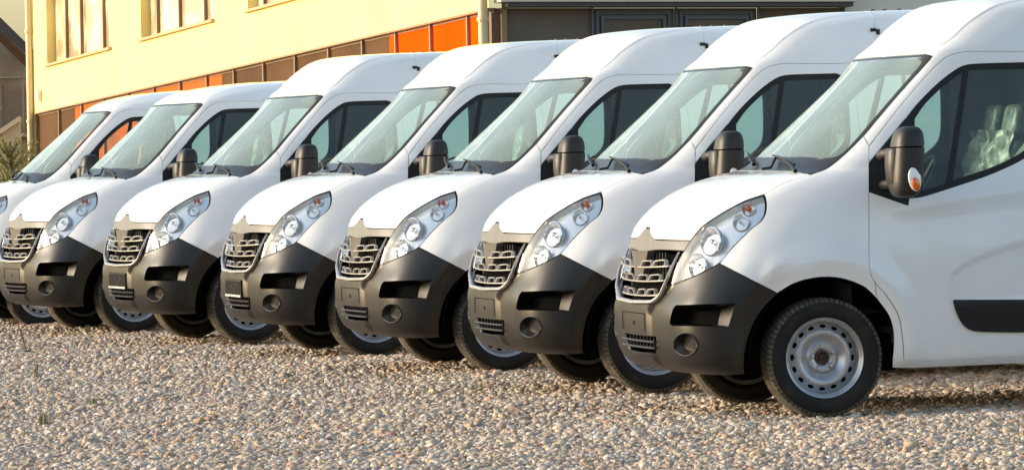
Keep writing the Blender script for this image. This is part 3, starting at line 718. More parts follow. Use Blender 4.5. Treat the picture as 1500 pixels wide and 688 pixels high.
    # ---- wipers
    for dy in (0, -.72):
        w = empty('wiper'); w.parent = root
        def wp(x, y, o):
            p = surf(M, x, y, o); return p
        if dy == 0:
            bl = [wp(x, y, .022) for x, y in ((1113,231.5),(1126,232),(1140,235),(1154,240),(1166,246.5))]
            ar = [wp(1138,235,.04), wp(1150,239,.045), wp(1160,249,.035), wp(1166,254.5,.015)]
        else:
            def gpp(y, z, o):
                v_ = M.vz(z); uu = np.interp(abs(y), M.P[int(v_), :70, 1], range(70)); q = M.ev(np.array([uu]), np.array([v_]))[0]; nn = M.nrm(np.array([uu]), np.array([v_]))[0]*np.array([1,-1,1]); q = q*np.array([1,-1,1]); return q+nn*o
            bl = [gpp(y, z, .025) for y, z in ((-.74,1.475),(-.6,1.462),(-.45,1.45),(-.3,1.44),(-.2,1.435))]
            ar = [gpp(y, z, o) for y, z, o in ((-.5,1.455,.05),(-.35,1.45,.06),(-.2,1.43,.05),(-.12,1.415,.02))]
        b = MB(); b.tube(bl, .006, 6, flat=1.5); b.build('wiper_blade', DARK, w)
        b = MB(); b.tube(ar, [.005,.006,.008,.013], 8); b.build('wiper_arm', DARK, w)
    # ---- chassis and cabin
    for nm, a, b_ in (('front_axle', (-.46,-.80,.24), (.36,.80,.42)), ('underbody', (-4.45,-.62,.26), (-.461,.62,.40)), ('floor_pan', (-3.2,-.93,.401), (-.461,.93,.44)), ('radiator_carrier', (.30,-.60,.30), (.70,.60,.80)), ('engine', (-.30,-.6,.43), (.29,.6,1.2)), ('rear_beam', (-4.45,-.93,.42), (-4.1,.93,.5))):
        bx = MB(); bx.box(a, b_); bx.build(nm, VDARK, root, smooth=False)
    for cx in (0, -3.682):
        for sg in (1, -1):
            b = MB(); y0, y1 = (.60, 1.0) if sg > 0 else (-1.0, -.60)
            b.lathe([(.445, y0+.0), (.445, y1)] if sg > 0 else [(.445, y0), (.445, y1)], 24, (cx, 0, .345), a0=-.02, a1=math.pi+.02)
            b.lathe([(.001, .60*sg), (.445, .60*sg)], 24, (cx, 0, .345), a0=-.02, a1=math.pi+.02)
            b.build('wheel_liner', VDARK, root)
    for nm, a, b_ in (('bulkhead', (-1.72,-.90,.45),(-1.70,.90,2.0)), ('cabin_floor', (-1.699,-.90,.45),(-.42,.90,.50))):
        cab = MB(); cab.box(a, b_); cab.build(nm, TRIM, root, smooth=False)
    # lining of the door pillar
    pair('pillar_lining', panel(M, [('p',-1.345,.95,1.18,'c'),('p',-1.36,.93,1.6),('p',-1.34,.88,1.985,'c'),('p',-1.70,.88,1.985,'c'),('p',-1.70,.95,1.18,'c')], gap=0, flange=0, off=-.024, step=8), TRIML, root)
    hlb = MB(); hlb.box((-1.7,-.74,2.03),(-.80,.74,2.05)); hlb.build('headliner', TRIML, root, smooth=False)
    # dashboard
    V = []; prof = [(-.06,1.36),(-.20,1.40),(-.42,1.41),(-.56,1.36),(-.62,1.25),(-.60,.95),(-.5,.6),(-.1,.6)]
    ys = np.linspace(-.80, .80, 17)
    for y in ys:
        f = 1-(abs(y)/.80)**4*.35; hump = .05*math.exp(-((y-.45)/.18)**2)
        for x, z in prof: V.append((x if x < -.15 else x-.12*(abs(y)/.8)**2, y, z+(hump if -.6 < x < -.3 else 0)-.03*(abs(y)/.8)**3))
    K = len(prof); F = [(i*K+j, i*K+(j+1) % K, (i+1)*K+(j+1) % K, (i+1)*K+j) for i in range(16) for j in range(K)]
    obj('dashboard', V, F, TRIM, root, auto=40)
    sw = MB(); mt = Matrix.Translation((-.74, .42, 1.28)) @ Matrix.Rotation(R(58), 4, 'Y')
    sw.tube([mt @ Vector((.19*math.cos(a), .19*math.sin(a), 0)) for a in np.linspace(0, 2*math.pi, 28, endpoint=False)], .015, 8, closed=True)
    for a in (0.3, math.pi-.3, -math.pi/2): sw.tube([mt @ Vector((0,0,-.02)), mt @ Vector((.18*math.cos(a), .18*math.sin(a), 0))], .016, 6)
    sw.tube([mt @ Vector((0,0,.02)), mt @ Vector((0,0,-.06))], .06, 12); sw.build('steering_wheel', DARK, root)
    # seats in their plastic film
    for y in (.45, -.20, -.60):
        s_ = empty('seat'); s_.parent = root; w = .24 if y > 0 else .19
        bevelbox('seat_cushion', (-1.42, y-w, .82), (-.90, y+w, .98), SEATM, s_, .05)
        mt = Matrix.Translation((-1.38, y, .92)) @ Matrix.Rotation(R(-13), 4, 'Y')
        back_ = bevelbox('backrest', (-.08, -w, 0), (.05, w, .62), WRAP, s_, .05, 4, mt)
        bevelbox('headrest', (-.05, -.13, .64), (.05, .13, .83), WRAP, s_, .04, 4, mt)
        # loose film bunched over the backrest
        V = []; F = []; nx, nz = 14, 22
        for j in range(nz+1):
            for i in range(nx+1):
                a = i/nx; b_ = j/nz; yy = (-w-.015)+(2*w+.03)*a
                V.append(mt @ Vector((.07+.025*math.sin(a*23+b_*3+y*5)+.02*math.sin(a*9-b_*17)+.05*(1-b_)*math.sin(a*5), yy*(1-.25*b_**3), .02+.64*b_)))
        for j in range(nz):
            for i in range(nx): a = j*(nx+1)+i; F.append((a, a+1, a+nx+2, a+nx+1))
        obj('plastic_film', V, F, WRAP, s_)
    # roof rack mounts and seam on the roof side
    vr = np.linspace(19.2, len(M.rpos)-3, 40); cs = 10.0
    pts = []
    for rr in vr:
        uu = np.linspace(0, M.nu-8, 500); v_ = np.full(500, M.cr(0, rr)[1]); P_ = M.ev(uu, v_); k = int(np.argmin(np.abs(P_[:, 0]+1.56))); pts.append(P_[k]+M.nrm(uu[k:k+1], v_[k:k+1])[0]*.0005) if abs(P_[k, 0]+1.56) < .03 else None
    b = MB(); b.tube(pts, .0015, 4); sided('roof_seam', b, SEAMM, root)
    if M is MASTER_HIGH:
        b = MB(); b.box((-1.585, .802, 2.205), (-1.562, .825, 2.24)); b.box((-1.562, .806, 2.225), (-1.525, .825, 2.247)); b.build('roof_clip', DARK, root, smooth=False)
        for xx in (-1.72, -1.80, -1.9):
            b = MB(); b.box((xx, .28, 2.355), (xx+.03, .31, 2.378)); b.build('roof_mount', GRIM, root, smooth=False)

def build_wheel():
    """wheel centred on origin, outer face towards +y"""
    w = {}
    Rr = .340
    ty = MB()
    prof = [(.222,.055),(.229,.086),(.236,.096),(.252,.1065),(.285,.1085),(.305,.104),(.320,.097),(.325,.088),(.327,.07),(.327,.0),(.327,-.07),(.325,-.088),(.30,-.105),(.25,-.107),(.229,-.088),(.222,-.055)]
    ty.lathe(prof[::-1], 96); w['tyre'] = ty
    tb = MB(); nb = 68
    for k in range(nb):
        a0 = 2*math.pi*k/nb; da = 2*math.pi/nb
        def P_(r, h, a): return (r*math.cos(a), h, r*math.sin(a))
        # shoulder blocks reach down the sidewall
        for sg in (1, -1):
            a1 = a0+da*.80; sk = .25*da*sg
            pr = [(.3385,.056),(.3375,.082),(.331,.0965),(.3135,.1045),(.3135,.099),(.32,.056)]
            V = [P_(r, h*sg, a+ (sk if h < .07 else 0)) for a in (a0, a1) for r, h in pr]; n = 6
            F = [(i, (i+1) % n, n+(i+1) % n, n+i) for i in range(n)]+[tuple(range(n-1,-1,-1)), tuple(range(n, 2*n))]
            if sg > 0: F = [f[::-1] for f in F]
            tb.add(V, F)
        for h0, h1, ph in ((.016,.048,.3),(-.016,.012,.6),(-.048,-.02,0)):
            a = a0+da*ph; a1 = a+da*.86
            V = [P_(r, h, q) for q in (a, a1) for r, h in ((.3395,h0),(.3395,h1),(.32,h1),(.32,h0))]
            tb.add(V, [(0,1,5,4),(1,2,6,5),(3,0,4,7),(0,3,2,1),(4,5,6,7)])
    w['tread'] = tb
    # rim barrel
    rb = MB(); rb.lathe([(.196,.074),(.201,.084),(.2085,.088),(.2105,.084),(.205,.078),(.203,.07)], 72)
    rb.lathe([(.196,.074),(.190,.070),(.186,.060),(.184,.03),(.183,.0),(.184,-.08),(.205,-.09)], 72)
    w['rim'] = rb
    # disc with 16 ventilation holes cut in polar space
    nh = 16; th = 2*math.pi
    def dz(r): return np.interp(r, [.035,.05,.072,.085,.10,.125,.142,.155,.175,.186], [.022,.034,.036,.022,.034,.056,.055,.040,.024,.018])
    V = []; F = []
    seg = 2*math.pi/nh
    out = [(-.5, .033), (.5, .033), (.5, .1865), (-.5, .1865)]
    o2 = []
    for i in range(4):
        a, b = np.array(out[i]), np.array(out[(i+1) % 4]); kk = 6 if i % 2 == 0 else 18
        for q in range(kk): o2.append(tuple((a+(b-a)*q/kk)*np.array([1, 6.0])))
    hole = [(.30*math.cos(t), (.163+.0118*math.sin(t))*6.0) for t in np.linspace(0, 2*math.pi, 14, endpoint=False)]
    gx, gy = np.meshgrid(np.linspace(-.42, .42, 6), np.linspace(.038, .182, 22)*6); gx = gx.ravel(); gy = gy.ravel()
    ok = segdist([hole], gx, gy) > .03; ok &= ~inside(hole, gx, gy)
    v2, F2 = cdt([o2, hole], list(zip(gx[ok], gy[ok])))
    for k in range(nh):
        b0 = len(V)
        for a, r6 in v2:
            r = r6/6; an = (a+k)*seg; V.append((r*math.cos(an), dz(r), r*math.sin(an)))
        F += [tuple(int(q)+b0 for q in f[::-1]) for f in F2]
    # merge seams
    bm = bmesh.new(); vv = [bm.verts.new(v) for v in V]
    for f in F: bm.faces.new([vv[i] for i in f])
    bmesh.ops.remove_doubles(bm, verts=bm.verts, dist=.0003); bm.verts.index_update(); bmesh.ops.recalc_face_normals(bm, faces=bm.faces)
    dk = MB(); dk.V = [tuple(v.co) for v in bm.verts]; dk.F = [tuple(v.index for v in f.verts) for f in bm.faces]; bm.free()
    # lips of the holes
    for k in range(nh):
        dk.tube([((.163+.0118*math.sin(t))*math.cos((.30*math.cos(t)+k)*seg), dz(.163)-.001, (.163+.0118*math.sin(t))*math.sin((.30*math.cos(t)+k)*seg)) for t in np.linspace(0, 2*math.pi, 14, endpoint=False)], .0016, 5, closed=True, up=(0,1,0))
    w['disc'] = dk
    hb = MB(); hb.lathe([(.0355,.02),(.036,.034),(.028,.034),(.027,.016),(.012,.014),(.012,.022),(.0,.022)], 28); w['hub'] = hb
    w['bolts'] = []
    for k in range(5):
        a = 2*math.pi*k/5+.5; c = (.059*math.cos(a), 0, .059*math.sin(a))
        b = MB(); b.lathe([(.018,.028),(.018,.036),(.0135,.039),(.0125,.056),(.009,.060),(0,.060)], 6, c); w['bolts'].append(b)
    for q in [rb, dk, hb]+w['bolts']: q.V = [(a*1.09, b, c*1.09) for a, b, c in q.V]
    dr = MB(); dr.lathe([(0,-.035),(.196,-.035),(.198,-.09),(0,-.095)], 32); w['drum'] = dr
    return w
WPROTO = {}
def add_wheels(root):
    w = build_wheel()
    def me(mb, M, nm):
        o = mb.build(nm, M, None, auto=38); d = o.data; bpy.data.objects.remove(o); return d
    D = [('tyre', me(w['tyre'], TYRE, 'tyre')), ('rim', me(w['rim'], STEEL, 'rim')), ('wheel_disc', me(w['disc'], STEEL, 'wheel_disc')), ('hub', me(w['hub'], RUST, 'hub')), ('brake_drum', me(w['drum'], VDARK, 'brake_drum'))]
    tread = me(w['tread'], TREAD, 'tread'); bolts = [me(b, STEEL, 'wheel_bolt') for b in w['bolts']]
    for cx in (0.0, -3.682):
        for sg in (1, -1):
            e = empty('wheel', (cx, sg*.872, .335), 0 if sg > 0 else math.pi); e.parent = root
            e.rotation_euler = (0, .35 if sg > 0 else -.6, 0 if sg > 0 else math.pi)
            for nm, d in D+[('tread', tread)]+[('wheel_bolt', b) for b in bolts]:
                o = bpy.data.objects.new(nm, d); COL.objects.link(o); o.parent = e

def copy_tree(o, parent=None):
    c = o.copy(); COL.objects.link(c); c.parent = parent
    for ch in o.children: copy_tree(ch, c)
    return c

MASTER_HIGH = Master(HIGH); MASTER_LOW = Master(LOW)
VANPOS = [(0,0,0,0),(.182,-3.361,.004,.023),(.434,-6.81,.004,.048),(.726,-10.215,.002,.065),(1.147,-13.837,0,.122),(1.66,-17.16,-.008,.137),(2.018,-20.14,-.035,.025)]
LABELS = ['white high-roof van nearest the camera, its steel front wheel and open side door view fully shown',
 'white high-roof van directly behind the nearest van, second from the right end of the row',
 'white high-roof van third from the right end of the row, in the middle right of the photo',
 'white high-roof van in the middle of the row, empty number plate field, next to the van with a black plate',
 'white high-roof van with a black number plate holder, parked in the middle left of the row',
 'white low-roof van with a black number plate holder, second from the left end of the row',
 'white low-roof van at the left end of the row, cut off by the photo edge']
PLATEM = mat('plate_black', (.006, .006, .007), .75, spec=.1, noise=(26, (.05, .045, .04), .60, .66)); STRIPM = mat('plate_strip', (.55, .53, .50), .5, noise=(60, (.2, .2, .2), .5, .56))
GROUP = 'white vans parked in a row'
LABELS = ['nearest white high-roof van, its steel front wheel and front door in view',
 'white high-roof van parked directly behind the nearest van, second from the right',
 'white high-roof van, third counted from the right end',
 'white high-roof van with a black number plate holder, in the middle of the row',
 'white high-roof van with a black number plate holder, parked beside the two low-roof vans',
 'white low-roof van whose whole front shows, second from the left end of the row',
 'white low-roof van at the left end of the row, cut off by the photo edge']
def make_van(M, k):
    r = empty('delivery_van'); build_parts(M, r, k); add_wheels(r); return r
vh = make_van(MASTER_HIGH, 0); vl = make_van(MASTER_LOW, 5)
for i, (x, y, z, a) in enumerate(VANPOS):
    v = vh if i == 0 else vl if i == 5 else copy_tree(vl if i >= 5 else vh)
    v.location = (x, y, z); v.rotation_euler = (0, 0, a)
    tag(v, LABELS[i], 'van', GROUP)
    for ch in v.children:                # every van stopped with its wheels turned differently
        if ch.name.split('.')[0] == 'wheel' and i: ch.rotation_euler[1] += rnd.uniform(0, 1.2)
    if i in (3, 4):
        p = empty('number_plate_holder'); p.parent = v
        b = MB(); b.box((.864, -.27, .468), (.882, .27, .600)); b.build('holder_frame', DARK, p, smooth=False)
        b = MB(); b.box((.882, -.255, .492), (.885, .255, .592)); b.build('plate_field', PLATEM, p, smooth=False)
        b = MB(); b.box((.882, -.262, .471), (.8865, .262, .486)); b.build('plate_strip', STRIPM, p, smooth=False)

# ------------------------------------------------------------------ ground
def gmat():
    M = bpy.data.materials.new('gravel_bed'); M.use_nodes = True; n = M.node_tree.nodes; l = M.node_tree.links; b = n['Principled BSDF']
    b.inputs['Roughness'].default_value = 0.95
    tc = n.new('ShaderNodeTexCoord'); v = n.new('ShaderNodeTexVoronoi'); v.inputs['Scale'].default_value = 34
    l.new(tc.outputs['Object'], v.inputs['Vector'])
    cr = n.new('ShaderNodeValToRGB'); ramp(cr, PEBCOL); sx = n.new('ShaderNodeSeparateColor'); l.new(v.outputs['Color'], sx.inputs[0]); l.new(sx.outputs[0], cr.inputs[0])
    mx = n.new('ShaderNodeMixRGB'); mx.blend_type = 'MULTIPLY'; mx.inputs[0].default_value = 1; mx.inputs[2].default_value = (.55, .5, .42, 1); l.new(cr.outputs[0], mx.inputs[1])
    l.new(mx.outputs[0], b.inputs['Base Color'])
    bp = n.new('ShaderNodeBump'); bp.inputs['Distance'].default_value = .02; bp.invert = True; l.new(v.outputs['Distance'], bp.inputs['Height']); l.new(bp.outputs[0], b.inputs['Normal'])
    return M
PEBCOL = [(0, (0.413,0.337,0.254)), (.12, (0.476,0.397,0.314)), (.24, (0.378,0.294,0.212)), (.34, (0.521,0.449,0.373)), (.45, (0.360,0.285,0.220)), (.55, (0.468,0.363,0.245)), (.65, (0.315,0.251,0.195)), (.72, (0.423,0.276,0.195)), (.80, (0.486,0.406,0.322)), (.88, (0.341,0.190,0.127)), (.915, (0.468,0.320,0.161)), (.945, (0.216,0.181,0.161)), (.96, (0.576,0.518,0.458))]
def ramp(cr, cols):
    e = cr.color_ramp; e.interpolation = 'CONSTANT'
    while len(e.elements) > 1: e.elements.remove(e.elements[-1])
    e.elements[0].position = cols[0][0]; e.elements[0].color = (*cols[0][1], 1)
    for p, c in cols[1:]:
        q = e.elements.new(p); q.color = (*c, 1)
def ghz(x, y):
    return .018*np.sin(x*1.3+y*.7)+.012*np.sin(x*2.9-y*2.1+1)+.008*np.sin(x*.5+y*4.1)
gx = np.concatenate([[-300,-60,-20], np.arange(-8, 10, .5), [14, 30, 80, 300]]); gy = np.concatenate([[-400,-120,-45], np.arange(-24, 8, .5), [20, 60, 200]])
V = []; 
for y in gy:
    for x in gx:
        w = float(np.clip(1-(abs(x-1)-6)/3, 0, 1)*np.clip(1-(abs(y+8)-13)/3, 0, 1)); V.append((x, y, -.022+ghz(x, y)*w*.6))
nx = len(gx); F = [(j*nx+i, j*nx+i+1, (j+1)*nx+i+1, (j+1)*nx+i) for j in range(len(gy)-1) for i in range(nx-1)]
tag(obj('ground', V, F, gmat()), kind='structure')
# pebbles
def pebbles():
    me = bpy.data.meshes.new('gravel'); 
    sp = .0255
    X, Y = np.meshgrid(np.arange(-2.6, 6.4, sp), np.arange(-21, 5.6, sp)); X = X.ravel(); Y = Y.ravel()
    X = X+nrs.uniform(-.5, .5, len(X))*sp; Y = Y+nrs.uniform(-.5, .5, len(Y))*sp
    # wedge of ground the camera overlooks, with a wide margin, thinner under the vans
    d = np.stack([X, Y, 0*X], 1)-CAM; w = d@CFW; u = 750+FPX*(d@CRT)/w; v_ = 344-FPX*(d@CUP)/w
    keep = (u > -170) & (u < 1680) & (v_ < 770)
    under = (X < .3) & (Y < -1.2)
    keep &= ~under | (nrs.uniform(size=len(X)) < .5)
    far = Y < -8; keep &= ~far | (nrs.uniform(size=len(X)) < .75)
    X, Y = X[keep], Y[keep]; n = len(X)
    sz = np.clip(nrs.lognormal(math.log(.0142), .34, n), .006, .038)
    Z = ghz(X, Y)*.6-.009+nrs.uniform(-.006, .007, n)
    me.from_pydata(np.stack([X, Y, Z], 1).tolist(), [], [])
    a = me.attributes.new('size', 'FLOAT', 'POINT'); a.data.foreach_set('value', sz)
    o = bpy.data.objects.new('gravel', me); COL.objects.link(o)
    print('pebbles', n)
    g = bpy.data.node_groups.new('gravel', 'GeometryNodeTree'); g.interface.new_socket('Geometry', in_out='INPUT', socket_type='NodeSocketGeometry'); g.interface.new_socket('Geometry', in_out='OUTPUT', socket_type='NodeSocketGeometry')
    N = g.nodes; L = g.links; gi = N.new('NodeGroupInput'); go = N.new('NodeGroupOutput')
    j = N.new('GeometryNodeJoinGeometry')
    for k in range(9):
        ic = N.new('GeometryNodeMeshIcoSphere'); ic.inputs['Subdivisions'].default_value = 3 if k < 3 else 2; ic.inputs['Radius'].default_value = 1
        ps = N.new('GeometryNodeInputPosition'); ns = N.new('ShaderNodeTexNoise'); ns.noise_dimensions = '4D'; ns.inputs['W'].default_value = k*7.3; ns.inputs['Scale'].default_value = .75+.1*(k % 3); ns.inputs['Detail'].default_value = 1.5
        L.new(ps.outputs[0], ns.inputs['Vector'])
        sb = N.new('ShaderNodeMath'); sb.operation = 'MULTIPLY_ADD'; sb.inputs[1].default_value = 2.0; sb.inputs[2].default_value = -1.0; L.new(ns.outputs[0], sb.inputs[0])
        sc = N.new('ShaderNodeVectorMath'); sc.operation = 'SCALE'; L.new(ps.outputs[0], sc.inputs[0]); L.new(sb.outputs[0], sc.inputs['Scale'])
        st = N.new('GeometryNodeSetPosition'); L.new(ic.outputs[0], st.inputs['Geometry']); L.new(sc.outputs[0], st.inputs['Offset'])
        ss = N.new('GeometryNodeSetShadeSmooth'); L.new(st.outputs[0], ss.inputs[0])
        sm = N.new('GeometryNodeSetMaterial'); sm.inputs['Material'].default_value = PEBBLE; L.new(ss.outputs[0], sm.inputs[0])
        tf = N.new('GeometryNodeTransform'); tf.inputs['Scale'].default_value = ((1.25, .95, .62), (1.1, 1.0, .8), (1.4, .85, .55))[k % 3]; L.new(sm.outputs[0], tf.inputs[0])
        gi2 = N.new('GeometryNodeGeometryToInstance'); L.new(tf.outputs[0], gi2.inputs[0]); L.new(gi2.outputs[0], j.inputs[0])
    ip = N.new('GeometryNodeInstanceOnPoints'); ip.inputs['Pick Instance'].default_value = True
    L.new(gi.outputs[0], ip.inputs['Points']); L.new(j.outputs[0], ip.inputs['Instance'])
    ri = N.new('FunctionNodeRandomValue'); ri.data_type = 'INT'; ri.inputs[4].default_value = 0; ri.inputs[5].default_value = 8; L.new(ri.outputs[2], ip.inputs['Instance Index'])
    rv = N.new('FunctionNodeRandomValue'); rv.data_type = 'FLOAT_VECTOR'; rv.inputs[0].default_value = (-.5, -.5, 0); rv.inputs[1].default_value = (.5, .5, 6.283); rv.inputs['Seed'].default_value = 3
    L.new(rv.outputs[0], ip.inputs['Rotation'])
    na = N.new('GeometryNodeInputNamedAttribute'); na.data_type = 'FLOAT'; na.inputs[0].default_value = 'size'; L.new(na.outputs[0], ip.inputs['Scale'])
    L.new(ip.outputs[0], go.inputs[0])
    md = o.modifiers.new('gravel', 'NODES'); md.node_group = g
    tag(o, 'loose light beige and grey pebbles covering the parking ground', 'gravel', kind='stuff')
def pebmat():
    M = bpy.data.materials.new('pebble'); M.use_nodes = True; n = M.node_tree.nodes; l = M.node_tree.links; b = n['Principled BSDF']; b.inputs['Roughness'].default_value = .75
    oi = n.new('ShaderNodeObjectInfo'); cr = n.new('ShaderNodeValToRGB'); ramp(cr, PEBCOL); l.new(oi.outputs['Random'], cr.inputs[0])
    t = n.new('ShaderNodeTexNoise'); t.inputs['Scale'].default_value = 2.2; t.inputs['Detail'].default_value = 5; tc = n.new('ShaderNodeTexCoord'); l.new(tc.outputs['Object'], t.inputs['Vector'])
    mr = n.new('ShaderNodeMapRange'); mr.inputs[3].default_value = .78; mr.inputs[4].default_value = 1.18; mr.inputs[1].default_value = .3; mr.inputs[2].default_value = .7; l.new(t.outputs[0], mr.inputs[0])
    vm = n.new('ShaderNodeVectorMath'); vm.operation = 'SCALE'; l.new(cr.outputs[0], vm.inputs[0]); l.new(mr.outputs[0], vm.inputs['Scale']); l.new(vm.outputs[0], b.inputs['Base Color'])
    bp = n.new('ShaderNodeBump'); bp.inputs['Distance'].default_value = .1; bp.inputs['Strength'].default_value = .3; l.new(t.outputs[0], bp.inputs['Height']); l.new(bp.outputs[0], b.inputs['Normal'])
    return M
PEBBLE = pebmat(); pebbles()

# weeds in the gravel: tufts and a dry stalk
WEED = mat('weed_green', (.10, .13, .035), .7, noise=(30, (.2, .19, .07), .4, .6)); DRY = mat('dry_stalk', (.10, .07, .045), .85)
def gpt(x, y):
    d = CRT*(x-750)/FPX+CUP*(344-y)/FPX+CFW; t = -CAM[2]/d[2]; return CAM+d*t
def tuft(px_, py_, n, h, lab, M=None):
    c = gpt(px_, py_); b = MB()
    for i in range(n*2):
        a = rnd.uniform(0, 6.28); l_ = h*rnd.uniform(.6, 1.6); ln = rnd.uniform(.3, .9); s = .0019
        p0 = Vector((rnd.uniform(-.03, .03), rnd.uniform(-.03, .03), -.01)); d = Vector((math.cos(a), math.sin(a), 0)); q = Vector((-d.y, d.x, 0))*s
        p1 = p0+d*l_*ln*.35+Vector((0,0,l_*.6)); p2 = p0+d*l_*ln+Vector((0,0,l_*(.95-ln*.4)))
        b.add([p0-q, p0+q, p1+q, p1-q, p2], [(0,1,2,3), (3,2,4)])
    o = b.build('weed_tuft', M or WEED, None, smooth=False); o.location = c
    tag(o, lab, 'weed', 'weeds growing through the gravel')
tuft(65, 620, 26, .09, 'green grass tuft nearest the lower left corner of the gravel')
tuft(137, 595, 20, .07, 'small olive weed right of the lower left grass tuft')
tuft(78, 592, 14, .05, 'low green weed directly above the lower left grass tuft')
tuft(50, 550, 12, .11, 'thin upright grass sprig at the left of the gravel')
tuft(22, 575, 22, .04, 'flat patch of moss-like weed at the left photo edge')
tuft(300, 503, 22, .05, 'low green weed in front of the tyre beside the black plate van')
tuft(1080, 640, 10, .05, 'sparse weed in the gravel below the nearest van bumper', DRY)
c = gpt(40, 516); st = MB()
pts = [Vector((0,0,0)), Vector((.02,0,.07)), Vector((.05,.01,.16)), Vector((.07,.0,.26)), Vector((.12,.01,.36)), Vector((.14,0,.46))]
st.tube(pts, [.004,.004,.0035,.003,.002,.001], 5)
for i in range(22):
    k = rnd.uniform(.1, .95)*(len(pts)-1); p = pts[int(k)].lerp(pts[int(k)+1], k % 1); a = rnd.uniform(0, 6.28); e = p+Vector((math.cos(a)*.03, math.sin(a)*.03, rnd.uniform(.01, .04))); st.tube([p, e], [.002, .001], 4)
for i in range(16):
    a = rnd.uniform(0, 6.28); st.tube([(0,0,.01), (math.cos(a)*.035, math.sin(a)*.035, rnd.uniform(0, .03))], [.004, .002], 4)
o = st.build('dry_stalk', DRY, None); o.location = c; tag(o, 'thin dry brown stalk standing in the gravel at the left edge', 'plant')

for px_, py_, n_, h_, lb in ((560, 553, 12, .05, 'small green sprig in front of the third van from the right'), (705, 566, 10, .045, 'small green sprig in front of the second van from the right'), (250, 520, 14, .05, 'small green sprig before the second van from the left'),
    (930, 594, 8, .05, 'dry wisp of grass left of the nearest van'), (430, 640, 8, .035, 'dry wisp of grass low in the left centre of the gravel'), (860, 650, 7, .035, 'dry wisp of grass in the open gravel right of centre')):
    tuft(px_, py_, n_, h_, lb, WEED if n_ > 9 else DRY)

# wood on the far side of the lot, behind the photographer: it is what the side windows mirror
def wood():
    V = []; F = []
    for i in range(85):
        x_ = -75+150*i/84+rnd.uniform(-1.5, 1.5); y_ = 72+rnd.uniform(-4, 6); H = rnd.uniform(9, 15); w_ = rnd.uniform(1.8, 3.2)
        for k in range(150):
            t = rnd.uniform(.08, 1); a = rnd.uniform(0, 6.28); rr = w_*math.sin(math.pi*min(1, t*.8+.15))*math.sqrt(rnd.random()); c = Vector((x_+math.cos(a)*rr, y_+math.sin(a)*rr, t*H)); s_ = rnd.uniform(.35, .9)
            e1 = Vector((rnd.uniform(-1, 1), rnd.uniform(-1, 1), rnd.uniform(-1, 1))).normalized()*s_; e2 = e1.cross(Vector((rnd.uniform(-1, 1), rnd.uniform(-1, 1), rnd.uniform(-1, 1)))).normalized()*s_
            q = len(V); V += [c-e1, c-e2*.7, c+e1, c+e2*.7]; F.append((q, q+1, q+2, q+3))
    o = obj('wood', V, F, mat('wood_foliage', (.05, .052, .025), .9, noise=(1.2, (.10, .085, .045), .4, .6)), None, smooth=False)
    tag(o, 'dark olive mass of trees closing off the far side of the parking ground', 'trees', kind='stuff')
wood()

# ------------------------------------------------------------------ buildings behind (level frame: the lot slopes slightly against them)
def cam2w(v): return CRT*v[0]+CUP*v[1]+CFW*v[2]
UPV = cam2w((-.021, .9996, .0194)); UPV = UPV/np.linalg.norm(UPV)
AL = cam2w((-2310, -193, 7450)); AL = AL/np.linalg.norm(AL); AL = AL-UPV*(AL@UPV); AL /= np.linalg.norm(AL)
NW = np.cross(AL, UPV); 
if NW@(-CFW) < 0: NW = -NW            # outward normal of the sunlit wall
def pxray(x, y): d = CRT*(x-750)/FPX+CUP*(344-y)/FPX+CFW; return d
K0 = CAM+pxray(716, 12)*76.0           # lower edge of the plaster at the near corner
def plane(x, y, O, n): d = pxray(x, y); return CAM+d*((O-CAM)@n)/(d@n)
def wa(x, y):                          # (along, height, out) on the sunlit wall
    p = plane(x, y, K0, NW)-K0; return p@AL, p@UPV
def frame_obj(name, V, F, M, parent, e1, e2, e3, O, **k):
    P = [O+e1*a+e2*b+e3*c for a, b, c in V]; return obj(name, P, F, M, parent, **k)
def fbox(name, a, b, M, parent, fr):
    e1, e2, e3, O = fr; V = [(x, y, z) for z in (a[2], b[2]) for y in (a[1], b[1]) for x in (a[0], b[0])]
    F = [(0,1,3,2),(4,6,7,5),(0,4,5,1),(2,3,7,6),(0,2,6,4),(1,5,7,3)]
    o = frame_obj(name, V, F, M, parent, e1, e2, e3, O, smooth=False)
    bm = bmesh.new(); bm.from_mesh(o.data); bmesh.ops.recalc_face_normals(bm, faces=bm.faces); bm.to_mesh(o.data); bm.free(); return o
YEL = mat('yellow_plaster', (.90, .72, .27), .9, noise=(.6, (.86, .67, .23), .35, .7), bump=(30, .2, .02))
TRIMB = mat('tan_metal', (.24, .16, .085), .5); SILLM = mat('stone_sill', (.42, .31, .17), .8)
PIPEM = mat('pale_pipe', (.55, .46, .28), .45); BROWNG = mat('brown_glass_panel', (.07, .035, .015), .75, spec=.1, noise=(.7, (.10, .052, .022), .3, .7))
POSTER = mat('orange_film', (.92, .085, .002), .8, spec=.0, noise=(.8, (.86, .06, .004), .3, .7)); POSTER2 = mat('faded_orange_film', (.85, .12, .02), .8, spec=.0, noise=(1, (.42, .11, .045), .3, .7))
WING = mat('window_pane_pale', (.80, .70, .50), .12, noise=(1.3, (.40, .30, .18), .42, .6), coat=.5)
FRB = (AL, UPV, NW, K0)
b1 = empty('office_building', tuple(K0)); 
b1.location = (0, 0, 0)
a_end = wa(50, 163)[0]
